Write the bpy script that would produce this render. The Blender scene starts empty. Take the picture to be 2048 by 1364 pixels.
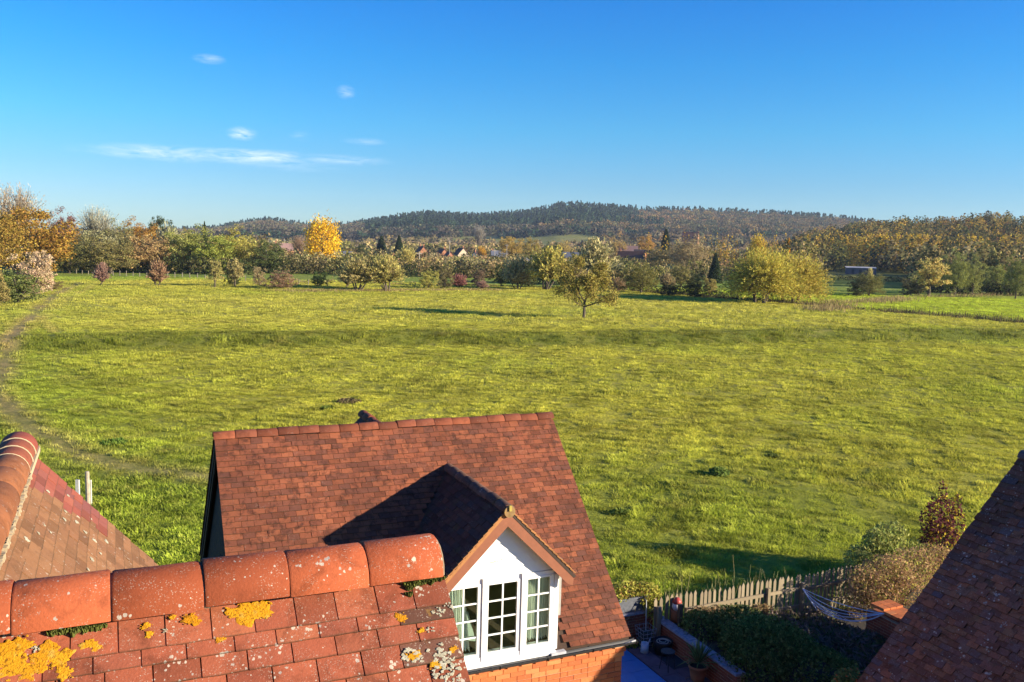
import bpy, bmesh, math, random
import numpy as np
from mathutils import Matrix, Vector

# ------------------------------------------------------------------ camera, sky, sun, exposure
sc = bpy.context.scene
COL = sc.collection
H = 10.0                                    # camera height above the meadow
FPX, PITCH, ROLL, YAW = 1756.0, math.radians(6.04), math.radians(1.56), math.radians(24.44)
fw = np.array([0, math.cos(PITCH), -math.sin(PITCH)])
_u0 = np.array([0, math.sin(PITCH), math.cos(PITCH)]); _r0 = np.array([1.0, 0, 0])
rt = math.cos(ROLL)*_r0 + math.sin(ROLL)*_u0
up = -math.sin(ROLL)*_r0 + math.cos(ROLL)*_u0
cam = bpy.data.objects.new('camera', bpy.data.cameras.new('camera'))
COL.objects.link(cam)
cam.data.sensor_fit = 'HORIZONTAL'; cam.data.sensor_width = 36.0
cam.data.lens = FPX/2048*36.0
cam.data.clip_start = 0.05; cam.data.clip_end = 20000
cam.matrix_world = Matrix(((rt[0], up[0], -fw[0], 0), (rt[1], up[1], -fw[1], 0), (rt[2], up[2], -fw[2], H), (0, 0, 0, 1)))
sc.camera = cam

SUN_EL, SUN_AZ = math.radians(15.3), math.radians(104.0)      # azimuth clockwise from +Y
sun_dir = Vector((math.sin(SUN_AZ)*math.cos(SUN_EL), math.cos(SUN_AZ)*math.cos(SUN_EL), math.sin(SUN_EL)))
sl = bpy.data.lights.new('sun', 'SUN'); sl.energy = 5.0; sl.angle = math.radians(0.5); sl.color = (1.0, 0.86, 0.66)
so = bpy.data.objects.new('sun', sl); COL.objects.link(so)
so.rotation_mode = 'QUATERNION'; so.rotation_quaternion = sun_dir.to_track_quat('Z', 'Y')

W = bpy.data.worlds.new('World'); sc.world = W; W.use_nodes = True
nt = W.node_tree; nt.nodes.clear()
def N(t, **k):
    n = nt.nodes.new(t)
    for a, v in k.items(): setattr(n, a, v)
    return n
out = N('ShaderNodeOutputWorld'); bg = N('ShaderNodeBackground'); bg.inputs[1].default_value = 0.060
sky = N('ShaderNodeTexSky', sky_type='NISHITA'); sky.sun_disc = False
sky.sun_elevation = SUN_EL; sky.sun_rotation = SUN_AZ; sky.altitude = 50; sky.air_density = 1.0; sky.dust_density = 0.15; sky.ozone_density = 3.0
# the clear autumn blue: one grade by elevation, the same all the way round
tcs = N('ShaderNodeTexCoord'); sps = N('ShaderNodeSeparateXYZ'); nt.links.new(tcs.outputs['Generated'], sps.inputs[0])
gr = N('ShaderNodeValToRGB'); nt.links.new(sps.outputs[2], gr.inputs[0])
els = gr.color_ramp.elements
els[0].position = 0.0; els[0].color = (.32, .43, .58, 1)
els[1].position = 1.0; els[1].color = (.045, .24, .64, 1)
for p_, c_ in ((.03, (.32, .44, .60)), (.075, (.235, .42, .60)), (.13, (.150, .45, .64)), (.20, (.072, .42, .69)), (.28, (.034, .365, .74)), (.40, (.034, .33, .72))):
    e_ = els.new(p_); e_.color = (*c_, 1)
hs = N('ShaderNodeMix', data_type='RGBA', blend_type='MULTIPLY'); hs.inputs['Factor'].default_value = 1.0
nt.links.new(sky.outputs[0], hs.inputs['A']); nt.links.new(gr.outputs[0], hs.inputs['B'])
hv = N('ShaderNodeVectorMath', operation='SCALE'); nt.links.new(hs.outputs['Result'], hv.inputs[0]); hv.inputs['Scale'].default_value = 2.0
# thin wisps of cloud at their own places in the sky: (azimuth deg, elevation deg, half width, half height, strength)
tc = N('ShaderNodeTexCoord')
sep = N('ShaderNodeSeparateXYZ'); nt.links.new(tc.outputs['Generated'], sep.inputs[0])
def M(op, a, b=None, c=None):
    n = N('ShaderNodeMath', operation=op)
    for i, v in enumerate((a, b, c)):
        if v is None: continue
        if isinstance(v, (int, float)): n.inputs[i].default_value = v
        else: nt.links.new(v, n.inputs[i])
    return n.outputs[0]
az = M('MULTIPLY', M('ARCTAN2', sep.outputs[0], sep.outputs[1]), 57.2958)
el = M('MULTIPLY', M('ARCSINE', sep.outputs[2]), 57.2958)
cb = N('ShaderNodeCombineXYZ'); nt.links.new(M('MULTIPLY', az, 0.42), cb.inputs[0]); nt.links.new(M('MULTIPLY', el, 2.2), cb.inputs[1])
nz = N('ShaderNodeTexNoise'); nz.inputs['Scale'].default_value = 1.3; nz.inputs['Detail'].default_value = 9; nz.inputs['Roughness'].default_value = 0.68; nz.inputs['Distortion'].default_value = 0.9
nt.links.new(cb.outputs[0], nz.inputs['Vector'])
CLOUDS = [(-21.54, 5.07, 4.9, 0.56, 0.62), (-16.66, 5.12, 4.25, 0.56, 0.8), (-14.88, 5.28, 1.96, 0.39, 0.5), (-11.22, 5.21, 3.59, 0.39, 0.35), (-17.13, 6.5, 0.98, 0.46, 0.75), (-9.68, 6.42, 1.44, 0.26, 0.42), (-10.88, 9.35, 0.65, 0.49, 0.38), (-19.0, 10.67, 1.05, 0.33, 0.42), (-13.67, 6.55, 0.78, 0.33, 0.14), (-26.49, 4.99, 0.85, 0.23, 0.12), (-14.43, 4.75, 3.92, 0.46, 0.22)]
tot = None
for (ca, ce, wa, we, s) in CLOUDS:
    dx = M('DIVIDE', M('SUBTRACT', az, ca), wa); dy = M('DIVIDE', M('SUBTRACT', el, ce), we)
    d = M('SQRT', M('ADD', M('MULTIPLY', dx, dx), M('MULTIPLY', dy, dy)))
    m = M('MULTIPLY', M('SMOOTH_MAX', M('SUBTRACT', 1.0, d), 0.0, 0.15), s)
    tot = m if tot is None else M('MAXIMUM', tot, m)
dens = M('MULTIPLY', tot, M('MULTIPLY', M('SUBTRACT', nz.outputs[0], 0.36), 4.6))
cl = N('ShaderNodeClamp'); nt.links.new(dens, cl.inputs[0]); cl.inputs[2].default_value = 0.8
mx = N('ShaderNodeMix', data_type='RGBA'); nt.links.new(cl.outputs[0], mx.inputs['Factor'])
nt.links.new(hv.outputs[0], mx.inputs['A']); mx.inputs['B'].default_value = (6.8, 7.6, 8.6, 1)
nt.links.new(mx.outputs['Result'], bg.inputs[0]); nt.links.new(bg.outputs[0], out.inputs[0])

sc.view_settings.view_transform = 'Standard'; sc.view_settings.look = 'None'
sc.view_settings.gamma = 1.0; sc.view_settings.use_curve_mapping = False
sc.view_settings.exposure = 1.4
sc.render.engine = 'CYCLES'
sc.cycles.max_bounces = 6; sc.cycles.transparent_max_bounces = 8

# ------------------------------------------------------------------ helpers
rng = np.random.default_rng(7); random.seed(7)
U3 = np.array([math.cos(YAW), math.sin(YAW), 0]); V3 = np.array([-math.sin(YAW), math.cos(YAW), 0])
def uv(u, v, z=0.0): return Vector(tuple(u*U3 + v*V3 + np.array([0, 0, z])))
def ray(px, py):
    d = fw*FPX + rt*(px-1024) - up*(py-682); return d/np.linalg.norm(d)
def to_px(p):
    q = np.asarray(p, float) - np.array([0, 0, H]); z = q@fw
    return 1024+FPX*(q@rt)/z, 682-FPX*(q@up)/z

def empty(name, loc=(0, 0, 0), rz=0.0, label=None, cat=None, group=None):
    o = bpy.data.objects.new(name, None); COL.objects.link(o); o.empty_display_size = 0.3
    o.location = loc; o.rotation_euler = (0, 0, rz)
    return tag(o, label, cat, group)
def tag(o, label=None, cat=None, group=None, kind=None):
    if label: o['label'] = label
    if cat: o['category'] = cat
    if group: o['group'] = group
    if kind: o['kind'] = kind
    return o
def link(name, me, mat=None, parent=None, kind=None):
    o = bpy.data.objects.new(name, me); COL.objects.link(o)
    if mat is not None and len(me.materials) == 0: me.materials.append(mat)
    if parent is not None: o.parent = parent
    if kind: o['kind'] = kind
    return o

def np_mesh(name, verts, faces, smooth=False, attrs=None):
    """faces: (M,3) or (M,4) int array (or list of such arrays)."""
    me = bpy.data.meshes.new(name)
    fl = faces if isinstance(faces, list) else [faces]
    fl = [np.asarray(f, np.int32) for f in fl if len(f)]
    verts = np.asarray(verts, np.float32)
    me.vertices.add(len(verts)); me.vertices.foreach_set('co', verts.ravel())
    nl = sum(f.size for f in fl); nf = sum(len(f) for f in fl)
    me.loops.add(nl); me.polygons.add(nf)
    me.loops.foreach_set('vertex_index', np.concatenate([f.ravel() for f in fl]))
    starts = []; c = 0
    for f in fl:
        starts.append(np.arange(len(f))*f.shape[1]+c); c += f.size
    me.polygons.foreach_set('loop_start', np.concatenate(starts).astype(np.int32))
    if smooth: me.polygons.foreach_set('use_smooth', np.ones(nf, bool))
    me.update(calc_edges=True)
    for k, a in (attrs or {}).items():
        a = np.asarray(a, np.float32)
        if a.ndim == 1:
            at = me.attributes.new(k, 'FLOAT', 'POINT'); at.data.foreach_set('value', a)
        elif a.shape[1] == 3:
            at = me.attributes.new(k, 'FLOAT_VECTOR', 'POINT'); at.data.foreach_set('vector', a.ravel())
        else:
            at = me.attributes.new(k, 'FLOAT_COLOR', 'POINT'); at.data.foreach_set('color', a.ravel())
    return me

class MB:
    """Collects boxes, prisms and tubes, then builds ONE mesh object."""
    def __init__(s): s.v = []; s.f = []; s.r = []
    def add(s, vs, fs, r=None):
        b = len(s.v); s.v += [tuple(map(float, p)) for p in vs]; s.f += [[i+b for i in f] for f in fs]
        s.r += [random.random() if r is None else r]*len(vs); return s
    def box(s, c, size, M3=None, r=None):
        hx, hy, hz = [a/2 for a in size]
        P = [(-hx, -hy, -hz), (hx, -hy, -hz), (hx, hy, -hz), (-hx, hy, -hz), (-hx, -hy, hz), (hx, -hy, hz), (hx, hy, hz), (-hx, hy, hz)]
        M3 = M3 or Matrix.Identity(3); c = Vector(c)
        return s.add([M3 @ Vector(p) + c for p in P], [(3, 2, 1, 0), (4, 5, 6, 7), (0, 1, 5, 4), (1, 2, 6, 5), (2, 3, 7, 6), (3, 0, 4, 7)], r)
    def span(s, lo, hi, r=None):
        return s.box([(a+b)/2 for a, b in zip(lo, hi)], [b-a for a, b in zip(lo, hi)], None, r)
    def prism(s, poly, ext):
        """poly: list of 3D points (a planar polygon), ext: extrusion vector."""
        n = len(poly); e = Vector(ext); A = [Vector(p) for p in poly]; B = [p+e for p in A]
        nrm = (A[1]-A[0]).cross(A[2]-A[0])
        if nrm.dot(e) > 0: A, B = A[::-1], B[::-1]
        return s.add(A+B, [tuple(range(n)), tuple(range(2*n-1, n-1, -1))] + [(i, n+i, n+(i+1) % n, (i+1) % n) for i in range(n)])
    def tube(s, pts, rad, n=6, cap=True):
        pts = [Vector(p) for p in pts]; k = len(pts)
        rad = [rad]*k if isinstance(rad, (int, float)) else rad
        vs = []; prev = None
        for i, p in enumerate(pts):
            d = (pts[min(i+1, k-1)]-pts[max(i-1, 0)]); d = d.normalized() if d.length > 0 else Vector((0, 0, 1))
            a = prev if prev is not None else (Vector((1, 0, 0)) if abs(d.x) < .9 else Vector((0, 1, 0)))
            a = (a - d*a.dot(d)); a = a.normalized() if a.length > 1e-6 else d.orthogonal().normalized()
            prev = a; b = d.cross(a)
            vs += [p + (a*math.cos(t)+b*math.sin(t))*rad[i] for t in [2*math.pi*j/n for j in range(n)]]
        fs = [(i*n+j, i*n+(j+1) % n, (i+1)*n+(j+1) % n, (i+1)*n+j) for i in range(k-1) for j in range(n)]
        if cap: fs += [tuple(range(n-1, -1, -1)), tuple(range((k-1)*n, k*n))]
        return s.add(vs, fs)
    def lathe(s, prof, c=(0, 0, 0), n=20):
        c = Vector(c); vs = [c+Vector((r*math.cos(2*math.pi*j/n), r*math.sin(2*math.pi*j/n), z)) for r, z in prof for j in range(n)]
        return s.add(vs, [(i*n+j, i*n+(j+1) % n, (i+1)*n+(j+1) % n, (i+1)*n+j) for i in range(len(prof)-1) for j in range(n)])
    def mesh(s, name, smooth=False):
        me = bpy.data.meshes.new(name); me.from_pydata(s.v, [], s.f); me.update()
        at = me.attributes.new('rnd', 'FLOAT', 'POINT'); at.data.foreach_set('value', np.array(s.r, np.float32))
        if smooth: me.polygons.foreach_set('use_smooth', np.ones(len(s.f), bool))
        return me
    def build(s, name, mat, parent=None, smooth=False, kind=None):
        return link(name, s.mesh(name, smooth), mat, parent, kind)

# ------------------------------------------------------------------ materials
def new_mat(name):
    m = bpy.data.materials.new(name); m.use_nodes = True; t = m.node_tree; t.nodes.clear()
    return m, t
class G:
    """small node-graph writer"""
    def __init__(s, t): s.t = t
    def n(s, typ, **k):
        x = s.t.nodes.new(typ)
        for a, v in k.items(): setattr(x, a, v)
        return x
    def put(s, sock, v):
        if hasattr(v, 'links') or isinstance(v, bpy.types.NodeSocket): s.t.links.new(v, sock)
        elif isinstance(v, (tuple, list)) and len(v) == 3 and sock.type == 'RGBA': sock.default_value = (*v, 1)
        else: sock.default_value = v
    def math(s, op, a, b=0.0, c=None, clamp=False):
        x = s.n('ShaderNodeMath', operation=op); x.use_clamp = clamp
        s.put(x.inputs[0], a); s.put(x.inputs[1], b)
        if c is not None: s.put(x.inputs[2], c)
        return x.outputs[0]
    def mix(s, f, a, b, mode='MIX'):
        x = s.n('ShaderNodeMix', data_type='RGBA', blend_type=mode)
        s.put(x.inputs['Factor'], f); s.put(x.inputs['A'], a); s.put(x.inputs['B'], b); return x.outputs['Result']
    def noise(s, vec, scale, detail=4, rough=.55, dist=0.0, out=0):
        x = s.n('ShaderNodeTexNoise'); x.inputs['Scale'].default_value = scale; x.inputs['Detail'].default_value = detail
        x.inputs['Roughness'].default_value = rough; x.inputs['Distortion'].default_value = dist
        if vec is not None: s.t.links.new(vec, x.inputs['Vector'])
        return x.outputs[out]
    def voro(s, vec, scale, feature='F1', out='Distance'):
        x = s.n('ShaderNodeTexVoronoi', feature=feature); x.inputs['Scale'].default_value = scale
        s.t.links.new(vec, x.inputs['Vector']); return x.outputs[out]
    def ramp(s, f, lo, hi):
        x = s.n('ShaderNodeMapRange'); x.interpolation_type = 'SMOOTHSTEP'
        s.put(x.inputs['Value'], f); x.inputs['From Min'].default_value = lo; x.inputs['From Max'].default_value = hi
        return x.outputs[0]
    def attr(s, name, out='Fac', typ='GEOMETRY'):
        x = s.n('ShaderNodeAttribute', attribute_name=name, attribute_type=typ); return x.outputs[out]
    def pos(s): return s.n('ShaderNodeNewGeometry').outputs['Position']
    def objpos(s): return s.n('ShaderNodeTexCoord').outputs['Object']
    def orand(s): return s.n('ShaderNodeObjectInfo').outputs['Random']
    def scale(s, v, k):
        x = s.n('ShaderNodeMapping'); s.t.links.new(v, x.inputs[0]); x.inputs['Scale'].default_value = k; return x.outputs[0]
    def bump(s, h, strength, dist):
        x = s.n('ShaderNodeBump'); x.inputs['Strength'].default_value = strength; x.inputs['Distance'].default_value = dist
        s.t.links.new(h, x.inputs['Height']); return x.outputs[0]
    def out(s, col, rough=.8, normal=None, spec=.3, metal=0.0):
        p = s.n('ShaderNodeBsdfPrincipled'); s.put(p.inputs['Base Color'], col); s.put(p.inputs['Roughness'], rough)
        p.inputs['Specular IOR Level'].default_value = spec; p.inputs['Metallic'].default_value = metal
        if normal is not None: s.t.links.new(normal, p.inputs['Normal'])
        o = s.n('ShaderNodeOutputMaterial'); s.t.links.new(p.outputs[0], o.inputs[0]); return p

def flat(name, col, rough=.7, var=.12, scale=8.0, spec=.3, bump=0.0, metal=0.0):
    """plain material with a little grain and wear"""
    m, t = new_mat(name); g = G(t); p = g.objpos()
    f = g.noise(p, scale, 5, .6)
    c = g.mix(f, tuple(a*(1-2*var) for a in col), tuple(min(1, a*(1+2*var)) for a in col))
    nb = g.bump(g.noise(p, scale*6, 3), bump, .01) if bump else None
    g.out(c, rough, nb, spec, metal); return m

def tile_mat(name, cols, speck=.5, speck_scale=60, stain=.5, lichen=0.0, single=True, moss=0.0, big=.0):
    """clay tile: per-tile shade, sooty staining, pale lichen specks"""
    m, t = new_mat(name); g = G(t); p = g.pos()
    r = g.orand() if single else g.attr('rnd')
    w = g.n('ShaderNodeTexWhiteNoise', noise_dimensions='1D'); g.put(w.inputs['W'], g.math('MULTIPLY', r, 91.7))
    r2 = w.outputs['Value']
    cr = g.n('ShaderNodeValToRGB'); g.put(cr.inputs[0], r)
    el = cr.color_ramp.elements
    while len(el) > 1: el.remove(el[-1])
    el[0].position = 0; el[0].color = (*cols[0], 1)
    for i, c in enumerate(cols[1:], 1):
        e = el.new(i/(len(cols)-1)); e.color = (*c, 1)
    c = cr.outputs[0]
    n1 = g.noise(p, 9.0, 6, .65, .4)
    c = g.mix(g.math('MULTIPLY', g.ramp(n1, .46, .68), stain), c, tuple(a*.33 for a in cols[len(cols)//2]))
    n2 = g.noise(p, 38.0, 5, .7)
    c = g.mix(g.math('MULTIPLY', g.ramp(n2, .5, .75), stain*.55), c, tuple(a*.45 for a in cols[-1]))
    n2b = g.noise(p, 160.0, 3, .6)
    c = g.mix(g.math('MULTIPLY', g.ramp(n2b, .35, .7), .22), c, tuple(min(1, a*1.35) for a in cols[0]))
    # run-off shade that differs from tile to tile
    c = g.mix(g.math('MULTIPLY', g.ramp(r2, .72, .95), .55), c, tuple(a*.42 for a in cols[0]))
    if big:
        n5 = g.noise(p, .9, 3, .5)
        c = g.mix(g.math('MULTIPLY', g.ramp(n5, .42, .62), big), c, tuple(a*.4 for a in cols[-1]))
    if speck:
        patch = g.ramp(g.noise(p, 7.0, 4, .6), .45, .72)
        wp = g.n('ShaderNodeMix', data_type='VECTOR'); 
        wn = g.n('ShaderNodeTexNoise'); wn.inputs['Scale'].default_value = speck_scale*1.6; t.links.new(p, wn.inputs['Vector'])
        va = g.n('ShaderNodeVectorMath', operation='MULTIPLY_ADD'); t.links.new(wn.outputs['Color'], va.inputs[0]); va.inputs[1].default_value = (.012, .012, .012); t.links.new(p, va.inputs[2])
        d = g.voro(va.outputs[0], speck_scale)
        vc = g.voro(va.outputs[0], speck_scale, out='Color')
        sepc = g.n('ShaderNodeSeparateColor'); t.links.new(vc, sepc.inputs[0])
        rad = g.math('MULTIPLY', g.math('MULTIPLY', sepc.outputs[0], g.math('ADD', g.math('MULTIPLY', sepc.outputs[1], .7), .3)), g.math('ADD', g.math('MULTIPLY', patch, .80), .13))
        hit = g.ramp(g.math('SUBTRACT', rad, d), -.02, .05)
        c = g.mix(g.math('MULTIPLY', hit, speck), c, g.mix(sepc.outputs[2], (.50, .43, .33), (.30, .27, .23)))
        # a second, finer dust of pale lichen
        d2 = g.voro(va.outputs[0], speck_scale*2.2); 
        hit2 = g.math('MULTIPLY', g.ramp(d2, .34, .16), g.ramp(g.noise(p, 13.0, 3, .6), .40, .60))
        c = g.mix(g.math('MULTIPLY', hit2, speck*.55), c, (.42, .35, .27))
    if moss:
        mm = g.math('MULTIPLY', g.ramp(g.noise(p, 5.0, 5, .7), .56, .7), moss)
        c = g.mix(mm, c, (.085, .08, .02))
    if lichen:
        lm = g.math('MULTIPLY', g.ramp(g.noise(p, 14.0, 5, .7), .62, .68), lichen)
        c = g.mix(lm, c, (.55, .33, .03))
    ed = g.attr('edge'); c = g.mix(g.math('MULTIPLY', ed, .62), c, (.040, .032, .016))  # dark tail edges: mossy grime that also paints in the course shadow lines
    nb = g.bump(g.noise(p, 90.0, 4, .6), .35, .006)
    g.out(c, .85, nb, .2); return m

def leaf_mat(name, tint=None, trans=.32, rough=.6, vary=.45, gain=1.0):
    """foliage: object colour (or a 'tint' attribute) varied per leaf"""
    m, t = new_mat(name); g = G(t)
    if tint == 'attr': c = g.attr('tint', 'Color')
    elif tint is None: c = g.n('ShaderNodeObjectInfo').outputs['Color']
    else:
        rgb = g.n('ShaderNodeRGB'); rgb.outputs[0].default_value = (*tint, 1); c = rgb.outputs[0]
    r = g.attr('rnd')
    hsv = g.n('ShaderNodeHueSaturation'); g.put(hsv.inputs['Color'], c)
    g.put(hsv.inputs['Value'], g.math('MULTIPLY', g.math('ADD', g.math('MULTIPLY', r, vary*2), 1-vary), gain))
    w = g.n('ShaderNodeTexWhiteNoise', noise_dimensions='1D'); g.put(w.inputs['W'], g.math('MULTIPLY', r, 77.7))
    g.put(hsv.inputs['Hue'], g.math('ADD', g.math('MULTIPLY', w.outputs['Value'], .05), .475))
    a = g.n('ShaderNodeBsdfDiffuse'); t.links.new(hsv.outputs[0], a.inputs[0])
    b = g.n('ShaderNodeBsdfTranslucent'); t.links.new(hsv.outputs[0], b.inputs[0])
    x = g.n('ShaderNodeMixShader'); x.inputs[0].default_value = trans; t.links.new(a.outputs[0], x.inputs[1]); t.links.new(b.outputs[0], x.inputs[2])
    o = g.n('ShaderNodeOutputMaterial'); t.links.new(x.outputs[0], o.inputs[0]); return m
# ------------------------------------------------------------------ terrain
def sstep(a, b, x):
    t = np.clip((x-a)/(b-a), 0, 1); return t*t*(3-2*t)
# skyline of the wooded hills: (azimuth deg, elevation deg of the tree tops)
def azel(px, py):
    d = ray(px, py); return math.degrees(math.atan2(d[0], d[1])), math.degrees(math.asin(d[2]))
SKY_A = [azel(*p) for p in [(-600, 470), (0, 466), (300, 462), (430, 456), (480, 446), (540, 438), (590, 447), (650, 452), (700, 447), (760, 438), (800, 431), (860, 425), (960, 431), (1040, 425), (1090, 416), (1115, 409), (1160, 408), (1230, 413), (1290, 419), (1400, 419), (1450, 421), (1550, 426), (1650, 433), (1720, 441), (1800, 452), (1900, 462), (2048, 470), (2600, 490)]]
SKY_B = [azel(*p) for p in [(1480, 500), (1560, 480), (1620, 466), (1680, 456), (1740, 442), (1800, 441), (1850, 439), (1900, 440), (1980, 431), (2048, 433), (2300, 440), (2700, 480)]]
AA = np.array(SKY_A); BB = np.array(SKY_B)
RA0, RA1, RB0, RB1 = 750.0, 2300.0, 430.0, 820.0
def lattice(x, y, seed):
    k = np.random.default_rng(seed); s = 0
    for i in range(7):
        a = k.uniform(0, 6.28); f = k.uniform(.6, 1.6); s = s + np.sin((x*math.cos(a)+y*math.sin(a))*f + k.uniform(0, 6.28))
    return s/7
BK0, BK1 = np.array([-42.5, 80.3]), np.array([49.6, 112.0])
bkd = (BK1-BK0)/np.linalg.norm(BK1-BK0); bkn = np.array([-bkd[1], bkd[0]])
DITCH = np.array([(20, 209), (29.3, 203.3), (45, 181), (58, 163), (70, 144), (78, 134), (88, 118), (100, 100), (130, 60)], float)
def poly_dist(x, y, P):
    best = np.full(np.shape(x), 1e9)
    for a, b in zip(P[:-1], P[1:]):
        ab = b-a; t = np.clip(((x-a[0])*ab[0]+(y-a[1])*ab[1])/(ab@ab), 0, 1)
        best = np.minimum(best, np.hypot(x-a[0]-t*ab[0], y-a[1]-t*ab[1]))
    return best
def bank_s(x, y):
    wob = 1.2*np.sin(x*.11)+.8*np.sin(x*.27+1)
    return (x-BK0[0])*bkn[0]+(y-BK0[1])*bkn[1] + wob*.6
def terrain(x, y):
    x = np.asarray(x, float); y = np.asarray(y, float)
    r = np.hypot(x, y); a = np.degrees(np.arctan2(x, y))
    s = bank_s(x, y)
    z = .95*sstep(-5.0, 0, s)*sstep(-120, -60, x)*1.0
    z = np.where(y < 25, 0, z)
    und = (lattice(x/6.5, y/6.5, 1)*.10 + lattice(x/2.2, y/2.2, 2)*.045 + lattice(x/.62, y/.62, 3)*.055)*sstep(22, 30, r)*np.maximum(sstep(18.4, 20.5, x*V3[0]+y*V3[1]), sstep(60, 90, r))
    z = z + und*(1-sstep(230, 420, r))
    z = z - 1.0*np.exp(-(poly_dist(x, y, DITCH)/2.2)**2)
    ea = np.radians(np.interp(a, AA[:, 0], AA[:, 1])); eb = np.radians(np.interp(a, BB[:, 0], BB[:, 1]))
    hA = np.maximum(0, H + RA1*np.tan(ea) - 13); hB = np.maximum(0, H + RB1*np.tan(eb) - 11)
    tA = np.clip((r-RA0)/(RA1-RA0), 0, 1); tB = np.clip((r-RB0)/(RB1-RB0), 0, 1)
    zA = hA*(tA**1.35)*(1-.35*sstep(RA1, 3600, r)); zB = hB*(tB**1.2)*(1-.8*sstep(RB1, 1300, r))*sstep(BB[0, 0], BB[2, 0], a)*(a < BB[-1, 0])
    front = (np.abs(a) < 70)
    return z + np.where(front, np.maximum(zA, zB), 0)
def ground_hit(px, py):
    d = ray(px, py); t = np.concatenate([np.arange(8, 420, .25), np.arange(420, 4000, 4.0)])
    g_ = terrain(d[0]*t, d[1]*t)-(H+d[2]*t); i = int(np.argmax(g_ > 0)) if (g_ > 0).any() else len(t)-1
    a = g_[i-1]/(g_[i-1]-g_[i]) if i else 0; tt = t[i-1]+(t[i]-t[i-1])*a
    return np.array([d[0]*tt, d[1]*tt, float(terrain(d[0]*tt, d[1]*tt))])
TRACKS = [np.array([ground_hit(*p)[:2] for p in L]) for L in (
    [(160, 566), (110, 590), (55, 640), (20, 690), (0, 745), (-12, 790), (20, 822), (70, 865), (160, 905), (260, 935), (420, 955), (560, 965)],
    [(200, 566), (130, 600), (85, 640), (110, 665)],
    )]
az_f = np.concatenate([np.arange(-180, -36, 4.0), np.arange(-36, 36.01, .25), np.arange(40, 180, 4.0)])
r_f = [2.0, 5.0, 9.0]; 
while r_f[-1] < 130: r_f.append(r_f[-1]+.55)
while r_f[-1] < 6500: r_f.append(r_f[-1]*1.016)
r_f = np.array(r_f)
RR, TT = np.meshgrid(r_f, np.radians(az_f), indexing='ij')
GX = RR*np.sin(TT); GY = RR*np.cos(TT); GZ = terrain(GX, GY)
def macro_colour(x, y):
    """base colour of the ground: meadow, worn tracks, other fields, wooded slopes"""
    r = np.hypot(x, y); s = bank_s(x, y)
    def c(*v): return np.array(v)[None, :]*np.ones((x.size, 1))
    xf, yf = x.ravel(), y.ravel(); rf = r.ravel(); sf = s.ravel()
    n = lattice(xf/14, yf/14, 5)*.5+.5+lattice(xf/5, yf/5, 6)*.25
    f = np.clip(n, 0, 1)[:, None]
    col = c(.190, .205, .022)*(1-f)+c(.310, .280, .048)*f
    # lusher near the buildings and along the track, tawny on the upper meadow
    lush = (1-sstep(20, 48, rf))*.8 + np.clip(lattice(xf/7, yf/4, 17)-.15, 0, 1)*.9 + np.exp(-(poly_dist(xf, yf, TRACKS[0])/7)**2)*.6
    lush = np.clip(lush, 0, 1)[:, None]; col = col*(1-lush)+c(.125, .185, .018)*lush
    taw = (sstep(0, 14, sf)*(.2+.35*np.clip(lattice(xf/22, yf/10, 9)+.4, 0, 1)))[:, None]; col = col*(1-taw)+c(.340, .300, .075)*taw
    brk = np.clip(.8+lattice(xf/1.6, yf/1.6, 14)*.5+lattice(xf/.6, yf/.6, 15)*.4, .7, 1); bnk = (np.exp(-((sf+2.6)/2.9)**2)*.95*brk)[:, None]; col = col*(1-bnk)+c(.088, .108, .016)*bnk; crest = (np.exp(-((sf-.3)/.9)**2)*.9*brk)[:, None]; col = col*(1-crest)+c(.060, .075, .012)*crest  # rank green bank; the dark crest line paints in shade of its long grass
    for T, w, k in zip(TRACKS, (1.0, .5), (.95, .5)):
        d = poly_dist(xf+lattice(xf/3, yf/3, 4)*.5, yf, T); m = (np.exp(-(d/w)**2)*k*np.clip(.7+lattice(xf/4, yf/4, 8)*.9, 0, 1))[:, None]
        col = col*(1-m)+c(.27, .19, .10)*m
    # field beyond the ditch and the far strips
    ang = np.degrees(np.arctan2(xf, yf))
    beyond = (xf > np.interp(yf, DITCH[::-1, 1], DITCH[::-1, 0])) & (yf < 238) & (yf > 60)
    k = (beyond*(.85))[:, None]; col = col*(1-k)+c(.24, .30, .022)*k
    far = sstep(205, 222, rf)*(~beyond); k = far[:, None]; col = col*(1-k)+(c(.14, .22, .022)*(1-f*.5)+c(.24, .22, .07)*f*.5)*k
    k = sstep(330, 480, rf)[:, None]; col = col*(1-k)+(c(.15, .17, .04)*(1-f)+c(.22, .19, .07)*f)*k
    k = sstep(1350, 1500, rf)[:, None]; col = col*(1-k)+c(.045, .045, .018)*k
    return np.clip(col*np.array([1.30, 1.28, 1.15]), .01, 1)
def near_bare(x, y):
    return None
na, nr = len(az_f), len(r_f)
idx = np.arange(nr*na).reshape(nr, na)
jn = np.concatenate([np.arange(1, na), [0]])
F = np.stack([idx[:-1, :], idx[:-1, jn], idx[1:, jn], idx[1:, :]], -1).reshape(-1, 4)[:, ::-1]
V = np.stack([GX, GY, GZ], -1).reshape(-1, 3)
mc = macro_colour(GX, GY)
centre = len(V); V = np.vstack([V, [[0, 0, 0]]]); mc = np.vstack([mc, mc[:1]])
F3 = np.stack([np.full(na, centre), idx[0, jn], idx[0, :]], -1)
ter_me = np_mesh('meadow', V, [F, F3], True, {'tint': np.hstack([mc, np.ones((len(mc), 1))])})
m_ground, t = new_mat('meadow_turf'); g = G(t); p = g.pos()
c = g.attr('tint', 'Color')
n = g.noise(p, .9, 6, .7); c = g.mix(g.ramp(n, .42, .62), c, g.mix(.4, c, (.08, .11, .015)), 'MIX')
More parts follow.
